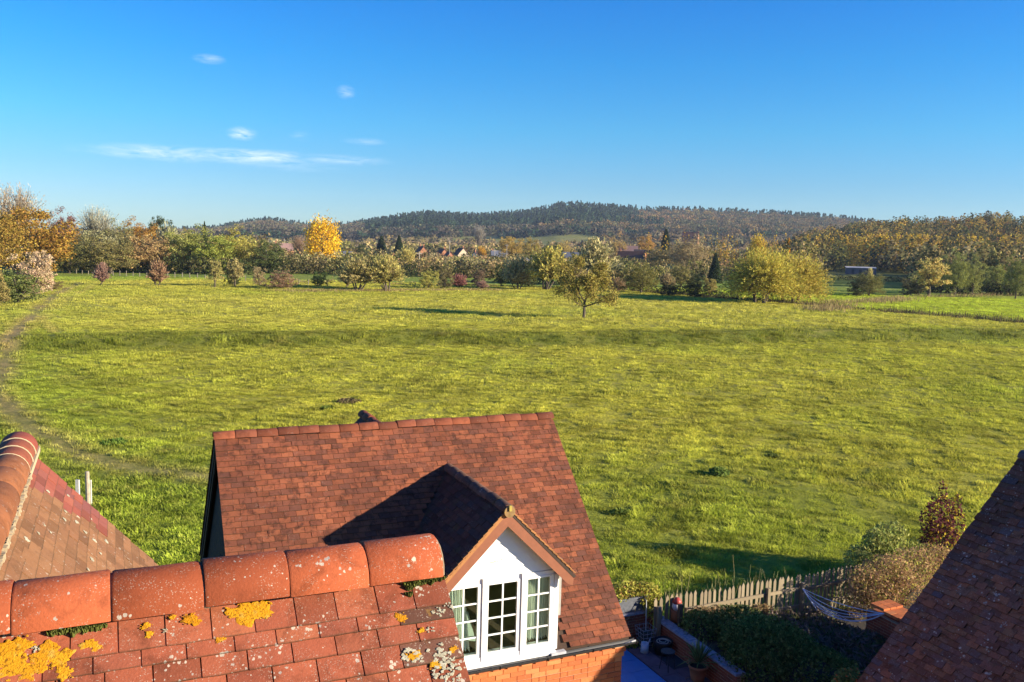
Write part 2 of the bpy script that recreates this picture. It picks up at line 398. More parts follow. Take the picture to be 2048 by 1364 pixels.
n2 = g.noise(g.scale(p, (1, 1, 1)), 4.0, 6, .75); c = g.mix(g.math('MULTIPLY', g.ramp(n2, .45, .7), .4), c, (.085, .11, .016))
n3 = g.noise(p, .28, 4, .6); c = g.mix(g.math('MULTIPLY', g.ramp(n3, .5, .7), .35), c, (.34, .29, .09))
hh = g.math('ADD', g.noise(p, 3.0, 8, .75), g.math('MULTIPLY', g.noise(p, .7, 4, .6), 1.2))
g.out(c, .95, g.bump(hh, .9, .22), .1)
meadow = link('meadow', ter_me, m_ground, None, 'structure')

# ------------------------------------------------------------------ meadow grass (uncountable: one object)
def make_tuft(seed, n, h, spread, lean, wid):
    k = np.random.default_rng(seed); vs = []; fs = []; rr = []
    for i in range(n):
        a = k.uniform(0, 6.283); b = a + k.normal(0, .5); rad = spread*math.sqrt(k.uniform(0, 1)); hh = h*k.uniform(.5, 1.15)
        x0, y0 = rad*math.cos(a), rad*math.sin(a); L = lean*k.uniform(.3, 1.3)*hh
        dx, dy = math.cos(b)*L, math.sin(b)*L; px_, py_ = -math.sin(b)*wid, math.cos(b)*wid
        o = len(vs); vs += [(x0-px_, y0-py_, -.03), (x0+px_, y0+py_, -.03), (x0+dx*.4+px_*.8, y0+dy*.4+py_*.8, hh*.62), (x0+dx*.4-px_*.8, y0+dy*.4-py_*.8, hh*.62), (x0+dx, y0+dy, hh*.85)]
        fs += [(o, o+1, o+2, o+3), (o+3, o+2, o+4, o+4)]; rr += [k.uniform()]*5
    q = np.array(fs); four = q[::2]; three = q[1::2, :3]
    return np_mesh('tuft', np.array(vs), [four, three], False, {'rnd': np.array(rr)})
m_grass, t = new_mat('grass_blades'); g = G(t); p = g.pos(); r = g.attr('rnd')
inst = g.n('ShaderNodeAttribute', attribute_name='tint', attribute_type='INSTANCER').outputs['Color']
c = g.mix(g.math('MULTIPLY', r, .75), inst, g.mix(.6, inst, (.44, .38, .12)))
n = g.noise(p, 1.1, 5, .7); c = g.mix(g.math('MULTIPLY', g.ramp(n, .47, .66), .55), c, (.085, .125, .014)); n4 = g.noise(p, .33, 5, .65); c = g.mix(g.math('MULTIPLY', g.ramp(n4, .52, .68), .45), c, (.44, .38, .10)); n5 = g.noise(g.scale(p, (.5, 1.6, 1)), .55, 4, .6); c = g.mix(g.math('MULTIPLY', g.ramp(n5, .53, .66), .4), c, (.10, .15, .016))
a_ = g.n('ShaderNodeBsdfDiffuse'); g.put(a_.inputs[0], c); b_ = g.n('ShaderNodeBsdfTranslucent'); g.put(b_.inputs[0], c)
x_ = g.n('ShaderNodeMixShader'); x_.inputs[0].default_value = .42; t.links.new(a_.outputs[0], x_.inputs[1]); t.links.new(b_.outputs[0], x_.inputs[2])
o_ = g.n('ShaderNodeOutputMaterial'); t.links.new(x_.outputs[0], o_.inputs[0])
tufts = []
for i, (n_, h_, s_, l_, w_) in enumerate([(26, .070, .19, 1.0, .008), (22, .05, .21, 1.4, .009), (28, .095, .18, .9, .007)]):
    me = make_tuft(10+i, n_, h_, s_, l_, w_); me.materials.append(m_grass)
    tufts.append(bpy.data.objects.new('grass_tuft', me))
def scatter_zone(y0, y1, dens, k):
    n = int(dens*.62*(y1*y1-y0*y0)); y = np.sqrt(k.uniform(y0*y0, y1*y1, n)); x = y*k.uniform(-.62, .62, n); return x, y
def grass_points():
    k = np.random.default_rng(3); X, Y, S, I = [], [], [], []
    for (y0, y1, d, s) in [(12, 34, 58, 1.0), (34, 60, 30, 1.25), (60, 105, 11, 1.7), (105, 215, 3.2, 2.4)]:
        x, y = scatter_zone(y0, y1, d, k)
        clump = lattice(x/(.13*s), y/(.13*s), 21)*1.1+lattice(x/.42, y/.42, 22)*.8+lattice(x/1.7, y/1.7, 23)*.5
        keep = k.uniform(size=len(x)) < np.clip(.85+clump*.5, .5, 1)
        u = x*U3[0]+y*U3[1]; v = x*V3[0]+y*V3[1]
        garden = (v < 18.15) & (u > 2) ; houses = (v < 16.2) & (u > .8) | (v < 9.2)
        keep &= ~garden & ~houses
        keep &= ~(k.uniform(size=len(x)) < 1.1*np.exp(-(poly_dist(x, y, TRACKS[0])/.75)**2))
        keep &= poly_dist(x, y, DITCH) > 1.5
        x, y, clump = x[keep], y[keep], clump[keep]
        sc_ = s*k.uniform(.6, 1.25, len(x))*np.clip(.95+clump*1.1, .35, 2.4)*np.where(np.hypot(x+11, y-26) < 9, 1.25, 1)*(1+.15*np.exp(-((bank_s(x, y)+2.0)/2.6)**2))
        X.append(x); Y.append(y); S.append(sc_); I.append(k.integers(0, 3, len(x)))
    return [np.concatenate(a) for a in (X, Y, S, I)]
gx, gy, gs, gi = grass_points()
gz = terrain(gx, gy)
gm = np_mesh('meadow_grass', np.stack([gx, gy, gz], -1), np.zeros((0, 3), int)) if False else None
gm = bpy.data.meshes.new('meadow_grass'); gm.vertices.add(len(gx)); gm.vertices.foreach_set('co', np.stack([gx, gy, gz], -1).astype(np.float32).ravel())
for nm, ty, key, arr in (('sc', 'FLOAT', 'value', gs.astype(np.float32)), ('ry', 'FLOAT', 'value', rng.uniform(0, 6.28, len(gx)).astype(np.float32)), ('ii', 'INT', 'value', gi.astype(np.int32))):
    at = gm.attributes.new(nm, ty, 'POINT'); at.data.foreach_set(key, arr)
at = gm.attributes.new('tint', 'FLOAT_COLOR', 'POINT')
gc = macro_colour(gx, gy)*np.array([1.76, 1.82, 1.6])*np.clip(1+.55*lattice(gx/.5, gy/.5, 51)+.45*lattice(gx/1.9, gy/1.1, 52), .45, 1.6)[:, None]; at.data.foreach_set('color', np.hstack([gc, np.ones((len(gc), 1))]).astype(np.float32).ravel())
grass = link('meadow_grass', gm, m_grass, None, 'stuff')
def instance_tree(name, protos):
    ng = bpy.data.node_groups.new(name, 'GeometryNodeTree')
    ng.interface.new_socket('Geometry', in_out='INPUT', socket_type='NodeSocketGeometry'); ng.interface.new_socket('Geometry', in_out='OUTPUT', socket_type='NodeSocketGeometry')
    gi_ = ng.nodes.new('NodeGroupInput'); go_ = ng.nodes.new('NodeGroupOutput')
    iop = ng.nodes.new('GeometryNodeInstanceOnPoints'); g2i = ng.nodes.new('GeometryNodeGeometryToInstance')
    for ob in reversed(protos):
        oi = ng.nodes.new('GeometryNodeObjectInfo'); oi.inputs['Object'].default_value = ob; ng.links.new(oi.outputs['Geometry'], g2i.inputs[0])
    def at_(nm, dt):
        n = ng.nodes.new('GeometryNodeInputNamedAttribute'); n.data_type = dt; n.inputs['Name'].default_value = nm; return n.outputs['Attribute']
    cx = ng.nodes.new('ShaderNodeCombineXYZ'); ng.links.new(at_('ry', 'FLOAT'), cx.inputs[2])
    ng.links.new(gi_.outputs[0], iop.inputs['Points']); ng.links.new(g2i.outputs[0], iop.inputs['Instance']); iop.inputs['Pick Instance'].default_value = True
    ng.links.new(at_('ii', 'INT'), iop.inputs['Instance Index']); ng.links.new(cx.outputs[0], iop.inputs['Rotation']); ng.links.new(at_('sc', 'FLOAT'), iop.inputs['Scale'])
    ng.links.new(iop.outputs[0], go_.inputs[0]); return ng
md = grass.modifiers.new('tufts', 'NODES'); md.node_group = instance_tree('grass_tufts', tufts)
# ------------------------------------------------------------------ tiled roofs
RED = [(.275, .074, .036), (.32, .092, .044), (.235, .060, .032), (.30, .080, .038), (.20, .054, .032), (.34, .105, .046)]
OLD = [(.225, .070, .033), (.275, .088, .040), (.165, .056, .032), (.105, .043, .030), (.24, .072, .034), (.135, .047, .029)]
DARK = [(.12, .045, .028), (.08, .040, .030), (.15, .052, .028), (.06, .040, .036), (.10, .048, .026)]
BROWN = [(.23, .112, .050), (.185, .086, .042), (.26, .130, .060), (.21, .095, .044)]
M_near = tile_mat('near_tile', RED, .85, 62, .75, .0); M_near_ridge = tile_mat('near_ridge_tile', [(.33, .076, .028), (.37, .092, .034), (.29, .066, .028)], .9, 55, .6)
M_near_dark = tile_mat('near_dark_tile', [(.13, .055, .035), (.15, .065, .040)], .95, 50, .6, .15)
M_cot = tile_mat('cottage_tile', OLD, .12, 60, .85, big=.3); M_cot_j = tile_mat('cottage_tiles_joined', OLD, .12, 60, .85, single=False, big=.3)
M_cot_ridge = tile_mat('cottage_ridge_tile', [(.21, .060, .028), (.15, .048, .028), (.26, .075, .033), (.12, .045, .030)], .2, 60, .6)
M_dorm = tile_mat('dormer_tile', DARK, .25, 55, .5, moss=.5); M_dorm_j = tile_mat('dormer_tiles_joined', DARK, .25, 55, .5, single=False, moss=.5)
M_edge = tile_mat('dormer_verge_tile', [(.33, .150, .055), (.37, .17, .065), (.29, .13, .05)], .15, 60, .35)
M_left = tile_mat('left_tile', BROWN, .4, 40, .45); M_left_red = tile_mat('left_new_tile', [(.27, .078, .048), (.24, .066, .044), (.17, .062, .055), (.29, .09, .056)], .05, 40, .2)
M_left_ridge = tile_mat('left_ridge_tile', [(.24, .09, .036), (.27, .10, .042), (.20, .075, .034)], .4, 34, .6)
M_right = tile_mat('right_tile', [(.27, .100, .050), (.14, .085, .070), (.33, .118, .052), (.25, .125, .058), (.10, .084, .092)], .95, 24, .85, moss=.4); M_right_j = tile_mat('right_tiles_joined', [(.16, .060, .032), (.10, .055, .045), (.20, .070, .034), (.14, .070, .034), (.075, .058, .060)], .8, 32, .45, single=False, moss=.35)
M_deck = flat('roof_batten', (.05, .03, .02), .9)
M_mortar = flat('lime_mortar', (.55, .46, .34), .9, .2, 30, bump=.4)

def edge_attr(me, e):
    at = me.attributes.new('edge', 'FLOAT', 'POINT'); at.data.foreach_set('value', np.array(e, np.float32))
def tile_mesh(name, w, L, th, seed, fine=False):
    k = random.Random(seed); nx = 4 if fine else 2; vs = []; fs = []
    cam_ = k.uniform(.0004, .0014)
    j = lambda a: k.uniform(-a, a)
    rows = [0, .007, L*.5, L] if fine else [0, .010, L]
    for iy, y in enumerate(rows):
        for ix in range(nx):
            x = -w/2+w*ix/(nx-1); e = 2*x/w
            z = -cam_*e*e*(1 if iy < 2 else .4) - (.0012 if (fine and (iy == 0 or ix in (0, nx-1))) else 0)
            yy = y+(j(.0012) if (iy < 2) else 0) if fine else y+(j(.003) if iy == 0 else 0)
            vs.append((x*(1 if not fine or iy else .995), yy if iy != 1 else max(.005, yy), z))
    n = len(vs); vs += [(x, y, z-th) for x, y, z in vs]
    R = len(rows)
    for iy in range(R-1):
        for ix in range(nx-1):
            a = iy*nx+ix; fs.append((a, a+1, a+nx+1, a+nx))
    for ix in range(nx-1): fs.append((n+ix, n+ix+1, ix+1, ix)[::1])
    for iy in range(R-1):
        a = iy*nx; fs.append((n+a, a, a+nx, n+a+nx)[::-1]); a = iy*nx+nx-1; fs.append((n+a, a, a+nx, n+a+nx))
    me = bpy.data.meshes.new(name); me.from_pydata(vs, [], fs); me.update()
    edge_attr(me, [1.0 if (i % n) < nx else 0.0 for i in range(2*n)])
    return me

class Slope:
    """one roof slope in the house's own frame: origin at the eave, x along the eave, y up the slope"""
    def __init__(s, o, xd, yd):
        s.o = Vector(o); s.x = Vector(xd).normalized(); s.y = Vector(yd).normalized(); s.n = s.x.cross(s.y)
        s.R = Matrix((s.x, s.y, s.n)).transposed()
    def at(s, x, y, n=0): return s.o + s.x*x + s.y*y + s.n*n
def lay(slope, x0, x1, rows, gauge, w, th, seed, wide=None, skip=None, jit=1.0, first=0):
    """list of (x centre, y, width factor, tilt matrix) for each tile"""
    k = random.Random(seed); T = []
    for i in range(first, rows):
        xs = []; off = 0 if i % 2 == 0 else w/2
        if wide: a = x0+(w if i % 2 == 0 else 1.5*w)     # tile-and-half verge on alternate courses
        else: a = x0+off+w
        edges = [x0]
        if wide or off == 0 or True:
            while a < x1-.3*w: edges.append(a); a += w
        if x1-edges[-1] > 1.62*w: edges.append(x1-w)
        edges.append(x1)
        for a, b in zip(edges[:-1], edges[1:]):
            c = (a+b)/2
            if skip and skip(c, i*gauge): continue
            T.append((c, i*gauge, (b-a-(.005 if w < .2 else .004))/w, k.uniform(-1, 1), k.uniform(-1, 1), k.uniform(0, 1), i))
    return T
def tile_matrix(slope, t, gauge, th, jit=1.0):
    c, y, f, a, b, r, i = t
    tilt = -th/gauge*.92
    R = slope.R @ Matrix.Rotation(tilt+a*.012*jit, 3, 'X') @ Matrix.Rotation(b*.010*jit, 3, 'Z') @ Matrix.Rotation((r-.5)*.02*jit, 3, 'Y')
    p = slope.at(c, y+b*.003*jit, th*1.0+max(0, a)*.004*jit)
    m = R.to_4x4(); m.translation = p
    return m @ Matrix.Diagonal((f, 1, 1, 1))
def put_tiles(slope, T, gauge, th, w, mats, parent, root, seed, fine=False, limit=300, rank=None, name='tile', pick=None, jit=1.0, rest='tiles_beyond'):
    """individual tile objects up to the limit; the rest joined as one piece"""
    protos = {}
    def proto(j, m):
        if (j, m.name) not in protos:
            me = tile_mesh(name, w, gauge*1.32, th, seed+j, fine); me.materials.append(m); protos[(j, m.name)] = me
        return protos[(j, m.name)]
    order = sorted(T, key=rank) if rank else T
    for q, t in enumerate(order[:limit]):
        m = pick(t) if pick else mats[0]
        me = proto(q % 7, m)
        o = bpy.data.objects.new(name, me); COL.objects.link(o); o.parent = parent
        o.matrix_local = tile_matrix(slope, t, gauge, th, jit)
    if len(order) > limit:
        vs, fs, rr, ee = [], [], [], []; pm = [tile_mesh('x', w, gauge*1.32, th, seed+j, False) for j in range(5)]
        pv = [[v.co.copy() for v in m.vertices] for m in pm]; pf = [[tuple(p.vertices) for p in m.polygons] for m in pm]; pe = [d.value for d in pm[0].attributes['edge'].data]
        for q, t in enumerate(order[limit:]):
            M4 = tile_matrix(slope, t, gauge, th, jit); b = len(vs); j = q % 5
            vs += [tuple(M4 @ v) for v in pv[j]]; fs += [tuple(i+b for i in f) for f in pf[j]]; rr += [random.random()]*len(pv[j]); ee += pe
        me = bpy.data.meshes.new(rest); me.from_pydata(vs, [], fs); me.update()
        at = me.attributes.new('rnd', 'FLOAT', 'POINT'); at.data.foreach_set('value', np.array(rr, np.float32))
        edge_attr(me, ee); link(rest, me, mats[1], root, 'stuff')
        for m in pm: bpy.data.meshes.remove(m)
def ridge_mesh(name, r, L, th, seed, n=16, arc=math.pi*1.0):
    """half-round ridge tile, along +x, crown up"""
    k = random.Random(seed); vs = []; fs = []; R0 = [r, r*1.0, r*.985, r*1.0, r*.99]; xs = [0, .008, L*.5, L-.008, L]
    R0[0] = r-.004; R0[-1] = r-.004
    for ri in (0, th):
        for x, rr in zip(xs, R0):
            for j in range(n+1):
                a = math.pi/2+arc/2-arc*j/n; vs.append((x, math.cos(a)*(rr-ri), math.sin(a)*(rr-ri)))
    m = n+1; S = len(xs)*m
    for i in range(len(xs)-1):
        for j in range(n):
            a = i*m+j; fs.append((a, a+m, a+m+1, a+1)); fs.append((S+a, S+a+1, S+a+m+1, S+a+m))
    ns_ = len(fs)
    def q4(*ids):
        b_ = len(vs); vs.extend([vs[i] for i in ids]); fs.append((b_, b_+1, b_+2, b_+3))
    for j in range(n):
        q4(j, j+1, S+j+1, S+j); a = (len(xs)-1)*m+j; q4(a+1, a, S+a, S+a+1)
    for i in range(len(xs)-1):
        a = i*m; q4(a+m, a, S+a, S+a+m); a = i*m+n; q4(a, a+m, S+a+m, S+a)
    me = bpy.data.meshes.new(name); me.from_pydata(vs, [], fs); me.update()
    me.polygons.foreach_set('use_smooth', [True]*ns_+[False]*(len(fs)-ns_))
    return me
def put_ridge(parent, p0, xd, n, L, pitch, r, th, mat, seed, jit=1.0, arc=math.pi):
    xd = Vector(xd).normalized(); yd = Vector((0, 0, 1)).cross(xd).normalized(); zd = xd.cross(yd)
    R = Matrix((xd, yd, zd)).transposed(); k = random.Random(seed)
    ms = []
    for j in range(4):
        me = ridge_mesh('ridge_tile', r*k.uniform(.985, 1.02), L, th, seed+j, arc=arc); me.materials.append(mat); ms.append(me)
    for i in range(n):
        m = (R @ Matrix.Rotation(k.uniform(-.012, .012)*jit, 3, 'Y') @ Matrix.Rotation(k.uniform(-.012, .012)*jit, 3, 'Z')).to_4x4()
        m.translation = Vector(p0)+xd*(i*pitch)+Vector((0, 0, k.uniform(-.004, .006)*jit))
        o = link('ridge_tile', ms[i % 4], None, parent); o.matrix_local = m

def house_root(name, label):
    return empty(name, (0, 0, 0), YAW, label, 'house')
S2 = math.sqrt(.5)
def world_of(slope, c, y):
    p = slope.at(c, y); return np.array(p.x*U3+p.y*V3)+np.array([0, 0, p.z])
def dist_rank(slope):
    return lambda t: float(np.linalg.norm(world_of(slope, t[0], t[1])-np.array([0, 0, H])))

# ---- the red roof under the camera
near = house_root('near_house', 'large red clay roof with yellow lichen and half-round ridge, closest to the viewer')
RU, RV, RZ = 1.206, 3.385, H-1.335                 # ridge axis: right end, depth, springing height
nslab = MB()
nslab.prism([(-7, RV, RZ-.04), (-7, RV-4.2, RZ-4.24), (-7, RV-4.2, RZ-4.4), (-7, RV, RZ-.22), (-7, RV+3.2, RZ-3.42), (-7, RV+3.2, RZ-3.24)], (RU-.0+7, 0, 0))
near_roof = nslab.build('roof', M_deck, near)
nw = MB(); nw.prism([(-6.9, RV-3.9, 0), (-6.9, RV-3.9, RZ-4.1), (-6.9, RV, RZ-.25), (-6.9, RV+3.0, RZ-3.25), (-6.9, RV+3.0, 0)], (RU-.12+6.9, 0, 0))
M_brick_plain, t = new_mat('brick_far'); g = G(t); p = g.objpos(); b = g.n('ShaderNodeTexBrick'); b.inputs['Scale'].default_value = 1.0
vm = g.n('ShaderNodeVectorMath', operation='MULTIPLY'); cbx = g.n('ShaderNodeCombineXYZ'); sp_ = g.n('ShaderNodeSeparateXYZ'); t.links.new(p, sp_.inputs[0])
t.links.new(g.math('ADD', sp_.outputs[0], sp_.outputs[1]), cbx.inputs[0]); t.links.new(sp_.outputs[2], cbx.inputs[1]); t.links.new(cbx.outputs[0], b.inputs['Vector'])
for k_, v_ in (('Color1', (.40, .135, .055, 1)), ('Color2', (.30, .095, .045, 1)), ('Mortar', (.40, .33, .25, 1))): b.inputs[k_].default_value = v_
b.inputs['Brick Width'].default_value = .215; b.inputs['Row Height'].default_value = .075; b.inputs['Mortar Size'].default_value = .006
nn = g.noise(p, 3.0, 5, .6); g.out(g.mix(g.math('MULTIPLY', nn, .5), b.outputs['Color'], (.16, .07, .04)), .9, g.bump(b.outputs['Fac'], -.4, .01), .2)
nw.build('wall', M_brick_plain, near)
ns = Slope((-7, RV-4.2, RZ-4.2+.012), (1, 0, 0), (0, S2, S2))
n_g, n_w, n_t = .098, .168, .009
nlen = 4.2/S2; rows_n = int((nlen-.04)/n_g)
y_top = nlen-.085
first = rows_n-16
def near_pick(t): return M_near
yo = y_top-rows_n*n_g
ns_off = Slope(ns.at(0, yo), ns.x, ns.y)
k = random.Random(15); nT = []; yb = (rows_n-1)*n_g-.008; ys = [yb, yb-.059, yb-.134, yb-.226]
while len(ys) < 13: ys.append(ys[-1]-.098)
for i, y in enumerate(ys):
    x = 7+RU+.03; first_w = (.152, .23, .165, .25)[i % 4]; j = 0
    while x > 7-1.15:
        wv = (first_w if j == 0 else (.160-.012*max(0, 7-x+.2)*2)*k.uniform(.93, 1.07)); j += 1
        nT.append((x-wv/2, y, (wv-.0048)/n_w, k.uniform(-1, 1), k.uniform(-1, 1), k.uniform(0, 1), i)); x -= wv
put_tiles(ns_off, nT, n_g, n_t, n_w, [M_near, M_near], near_roof, near, 50, fine=True, limit=300, rank=dist_rank(ns_off), jit=.4, pick=lambda t: M_near_dark if t[6] in (1, 3) and t[0] > 7+RU-.2 else M_near)


put_ridge(near_roof, (RU-7*.3085, RV, RZ), (1, 0, 0), 7, .3035, .3085, .132, .016, M_near_ridge, 11, 1.0)
# bedding under the ridge, moss and lichens that grow on it
md_ = MB()
k = random.Random(4)
for i in range(46):
    x = RU-.02-2.1*i/46; md_.box((x, RV-.030, RZ-.035), (.06, .03, .09+k.uniform(0, .012)), Matrix.Rotation(k.uniform(-.2, .2), 3, 'X'))
for i in range(7):
    md_.tube([(RU-i*.3085-.003, RV-.110*math.cos(a), RZ+.112*math.sin(a)) for a in np.linspace(-.05, 2.9, 9)], .010, 5)
md_.build('bedding_mortar', flat('sooty_mortar', (.20, .15, .10), .95, .4, 40), near)
def blob_patch(name, slope, cx, cy, r, mat, parent, seed, n=None, h=.004, lift=.0, scatter=False):
    """a crusty growth lying on the tiles: lobed crusts with ragged rims"""
    k = random.Random(seed); b = MB(); base = n_t*.75+.0012+lift
    def crust(x0, y0, R, seg):
        ph = [k.uniform(0, 6.28) for _ in range(5)]; rings = [0, .35, .65, .86, 1.0]; vs = [slope.at(x0, y0, base+h*.5)]
        for q in rings[1:]:
            for j in range(seg):
                a = 6.283*j/seg; e = 1+.20*math.sin(2*a+ph[0])+.17*math.sin(3*a+ph[1])+.12*math.sin(7*a+ph[2])+.09*math.sin(11*a+ph[3])+k.uniform(-.07, .07)
                z = base+(h*k.uniform(.3, 1.2) if q < 1 else -.0012); vs.append(slope.at(x0+R*q*e*math.cos(a)*1.15, y0+R*q*e*math.sin(a)*.85, z))
        fs = [(0, 1+j, 1+(j+1) % seg) for j in range(seg)]+[(1+i*seg+j, 1+(i+1)*seg+j, 1+(i+1)*seg+(j+1) % seg, 1+i*seg+(j+1) % seg) for i in range(len(rings)-2) for j in range(seg)]
        b.add(vs, fs)
    if scatter:
        for i in range(14): a = k.uniform(0, 6.28); q = r*1.15*math.sqrt(k.random()); crust(cx+q*math.cos(a), cy+q*math.sin(a)*.8, r*k.uniform(.10, .30), 11)
    else:
        crust(cx, cy, r*1.05, 44)
        for i in range(7): a = k.uniform(0, 6.28); q = r*k.uniform(.95, 1.5); crust(cx+q*math.cos(a)*1.15, cy+q*math.sin(a)*.85, r*k.uniform(.05, .2), 12)
    return b.build(name, mat, parent, smooth=True)
M_lich, t = new_mat('yellow_lichen'); g = G(t); p = g.pos(); c = g.mix(g.attr('rnd'), (.42, .17, .006), (.52, .25, .012)); c = g.mix(g.ramp(g.noise(p, 95, 4, .7), .52, .64), c, (.20, .085, .008)); c = g.mix(g.math('MULTIPLY', g.ramp(g.noise(p, 30, 3), .55, .7), .7), c, (.40, .26, .05)); g.out(c, .9, g.bump(g.noise(p, 160, 4), .9, .006), .1)
M_lich_w, t = new_mat('pale_lichen'); g = G(t); p = g.pos(); c = g.mix(g.attr('rnd'), (.30, .27, .19), (.40, .38, .29)); c = g.mix(g.ramp(g.noise(p, 150, 3), .5, .7), c, (.25, .23, .17)); g.out(c, .9, g.bump(g.noise(p, 200, 3), .6, .004), .1)
M_moss = flat('moss', (.075, .085, .014), .95, .5, 60)
def on_slope(slope, px, py):
    d = ray(px, py); o = np.array(slope.o.x*U3+slope.o.y*V3)+np.array([0, 0, slope.o.z]); wv = lambda q: np.array(q.x*U3+q.y*V3)+np.array([0, 0, q.z])
    n = wv(slope.n); t_ = ((o-np.array([0, 0, H]))@n)/(d@n); p = d*t_+np.array([0, 0, H])-o
    return float(p@wv(slope.x)), float(p@wv(slope.y)), float(t_)
for i, (px, py, rp) in enumerate([(12, 1300, 24), (46, 1290, 17), (30, 1338, 26), (92, 1306, 26), (122, 1318, 22), (60, 1344, 16), (84, 1332, 14), (178, 1290, 15), (10, 1322, 26), (50, 1360, 14), (292, 1253, 9), (298, 1270, 7), (383, 1241, 13), (345, 1236, 5), (470, 1226, 14), (500, 1226, 26), (524, 1222, 18), (440, 1280, 7), (128, 1347, 13), (192, 1298, 8), (800, 1236, 10), (828, 1312, 12), (870, 1330, 10), (905, 1300, 7), (842, 1262, 6), (700, 1176, 6)]):
    x, y, t_ = on_slope(ns_off, px, py); blob_patch('lichen_patch', ns_off, x, y, rp/FPX*t_*(.70 if i < 11 else .9), M_lich, near, 100+i, h=.0009)
for i, (px, py, rp) in enumerate([(822, 1312, 15), (836, 1322, 9), (870, 1300, 16), (884, 1318, 18), (900, 1340, 16), (880, 1345, 14), (895, 1215, 12), (875, 1225, 10), (860, 1260, 7), (900, 1318, 8), (905, 1360, 14), (160, 1240, 6), (72, 1300, 6), (330, 1262, 5)]):
    x, y, t_ = on_slope(ns_off, px, py); blob_patch('lichen_patch', ns_off, x, y, rp/FPX*t_, M_lich_w, near, 200+i, h=.0014, scatter=True)
def moss_patch(pts, seed):
    k = random.Random(seed); b = MB()
    for (px, py, rp, n) in pts:
        for i in range(n):
            x, y, t_ = on_slope(ns_off, px+k.gauss(0, rp), py+k.gauss(0, rp*.35)); r = k.uniform(.004, .011)
            for q in range(5):
                a = k.uniform(0, 6.28); c_ = ns_off.at(x, y, n_t*.5); b.tube([c_, c_+Vector((math.cos(a)*r*.8, math.sin(a)*r*.8-.004, r*1.6))], [r*.7, r*.15], 4, False)
    return b.build('moss_clump', M_moss, near)
moss_patch([(826, 1166, 9, 60), (848, 1163, 10, 70), (868, 1158, 8, 50), (817, 1178, 3, 30), (818, 1192, 2, 26)], 1)
moss_patch([(140, 1264, 12, 40), (168, 1258, 10, 60), (192, 1256, 8, 50), (104, 1270, 5, 16)], 2)

# ---- the cottage with the dormer
cot = house_root('cottage', 'brick cottage with a weathered red tiled roof and a white gabled dormer')
uL, uR, vE, zE, vR, zR = 1.275, 6.768, 10.412, 4.427-.012, 13.20, 7.215-.012
half = vR-vE
cs = MB(); cs.prism([(uL+.02, vE+.03, zE+.0), (uL+.02, vR, zR-.03), (uL+.02, 2*vR-vE-.03, zE+.0), (uL+.02, 2*vR-vE-.03, zE-.14), (uL+.02, vR, zR-.2), (uL+.02, vE+.03, zE-.14)], (uR-uL-.04, 0, 0))
cot_roof = cs.build('roof', M_deck, cot)
c1 = Slope((uL, vE, zE), (1, 0, 0), (0, S2, S2)); c2 = Slope((uR, 2*vR-vE, zE), (-1, 0, 0), (0, -S2, S2))
cg, cw, ct = .0885, .1665, .009; crow = int((half/S2-.06)/cg)
du, dz = 4.69, 6.60                                           # dormer ridge: position along the eave, height
def in_dormer(c, y):
    u = uL+c; z = zE+y*S2
    return abs(u-du) < dz-z-.05 and z > 3 and abs(u-du) < 1.02 and z < dz
cT = lay(c1, 0, uR-uL, crow, cg, cw, ct, 21, wide=True, skip=lambda c, y: in_dormer(c, y) or (abs(uL+c-du) < .93 and y < .9))
def hidden_by_near(t):
    p = world_of(c1, t[0], t[1]); x, y = to_px(p); return y > 1165-.115*x+10 and x < 880 or y > 1370
put_tiles(c1, cT, cg, ct, cw, [M_cot, M_cot_j], cot_roof, cot, 70, limit=300, rank=lambda t: dist_rank(c1)(t)+(50 if hidden_by_near(t) else 0), jit=1.2, rest='tiles_up_the_slope')
put_tiles(c2, lay(c2, 0, uR-uL, crow, cg, cw, ct, 22, wide=True), cg, ct, cw, [M_cot, M_cot_j], cot_roof, cot, 80, limit=0, rest='tiles_of_the_rear_slope')
put_ridge(cot_roof, (uL-.01, vR, zR-.085), (1, 0, 0), 18, .30, (uR-uL+.03)/18, .112, .014, M_cot_ridge, 31, 1.6, arc=math.pi*.9)
M_board_dark = flat('tarred_weatherboard', (.030, .026, .026), .85, .3, 14, bump=.5)
M_white = flat('white_paint', (.80, .80, .78), .45, .03, 6, spec=.4)
M_barge = flat('brown_bargeboard', (.23, .085, .045), .55, .12, 10, spec=.35)
M_gutter = flat('black_gutter', (.03, .03, .032), .45, .2, 20, spec=.5)
M_pointing = flat('wall_pointing', (.42, .30, .19), .95, .15, 40, bump=.3)
# gable walls: tarred boards on the left gable
uW0, uW1, vW0, vW1 = uL+.1, uR-.07, 10.53, 2*vR-10.53
# the cottage is hollow behind its dormer window: four walls instead of one block
def wall_block(name, lo, hi, mat): return MB().span(lo, hi).build(name, mat, cot)
wall_block('side_wall', (uW1-.24, vW0+.26, 0), (uW1, vW1-.25, zE-.12), M_brick_plain)
wall_block('rear_wall', (uW0+.02, vW1-.24, 0), (uW1, vW1, zE-.1), M_brick_plain)
gab = MB().prism([(uW1-.24, vW0+.02, zE-.118), (uW1-.24, vR, zR-.235), (uW1-.24, vW1-.02, zE-.118)], (.238, 0, 0)).build('gable', M_brick_plain, cot)
wl = MB(); bw = .155
k = random.Random(8)
n_b = int((zR-.3-0)/bw)
gable_l = MB().prism([(uW0+.03, vW0+.02, 0), (uW0+.03, vW0+.02, zE-.12), (uW0+.03, vR, zR-.235), (uW0+.03, vW1-.02, zE-.12), (uW0+.03, vW1-.02, 0)], (.2, 0, 0)).build('boarded_gable', M_board_dark, cot)
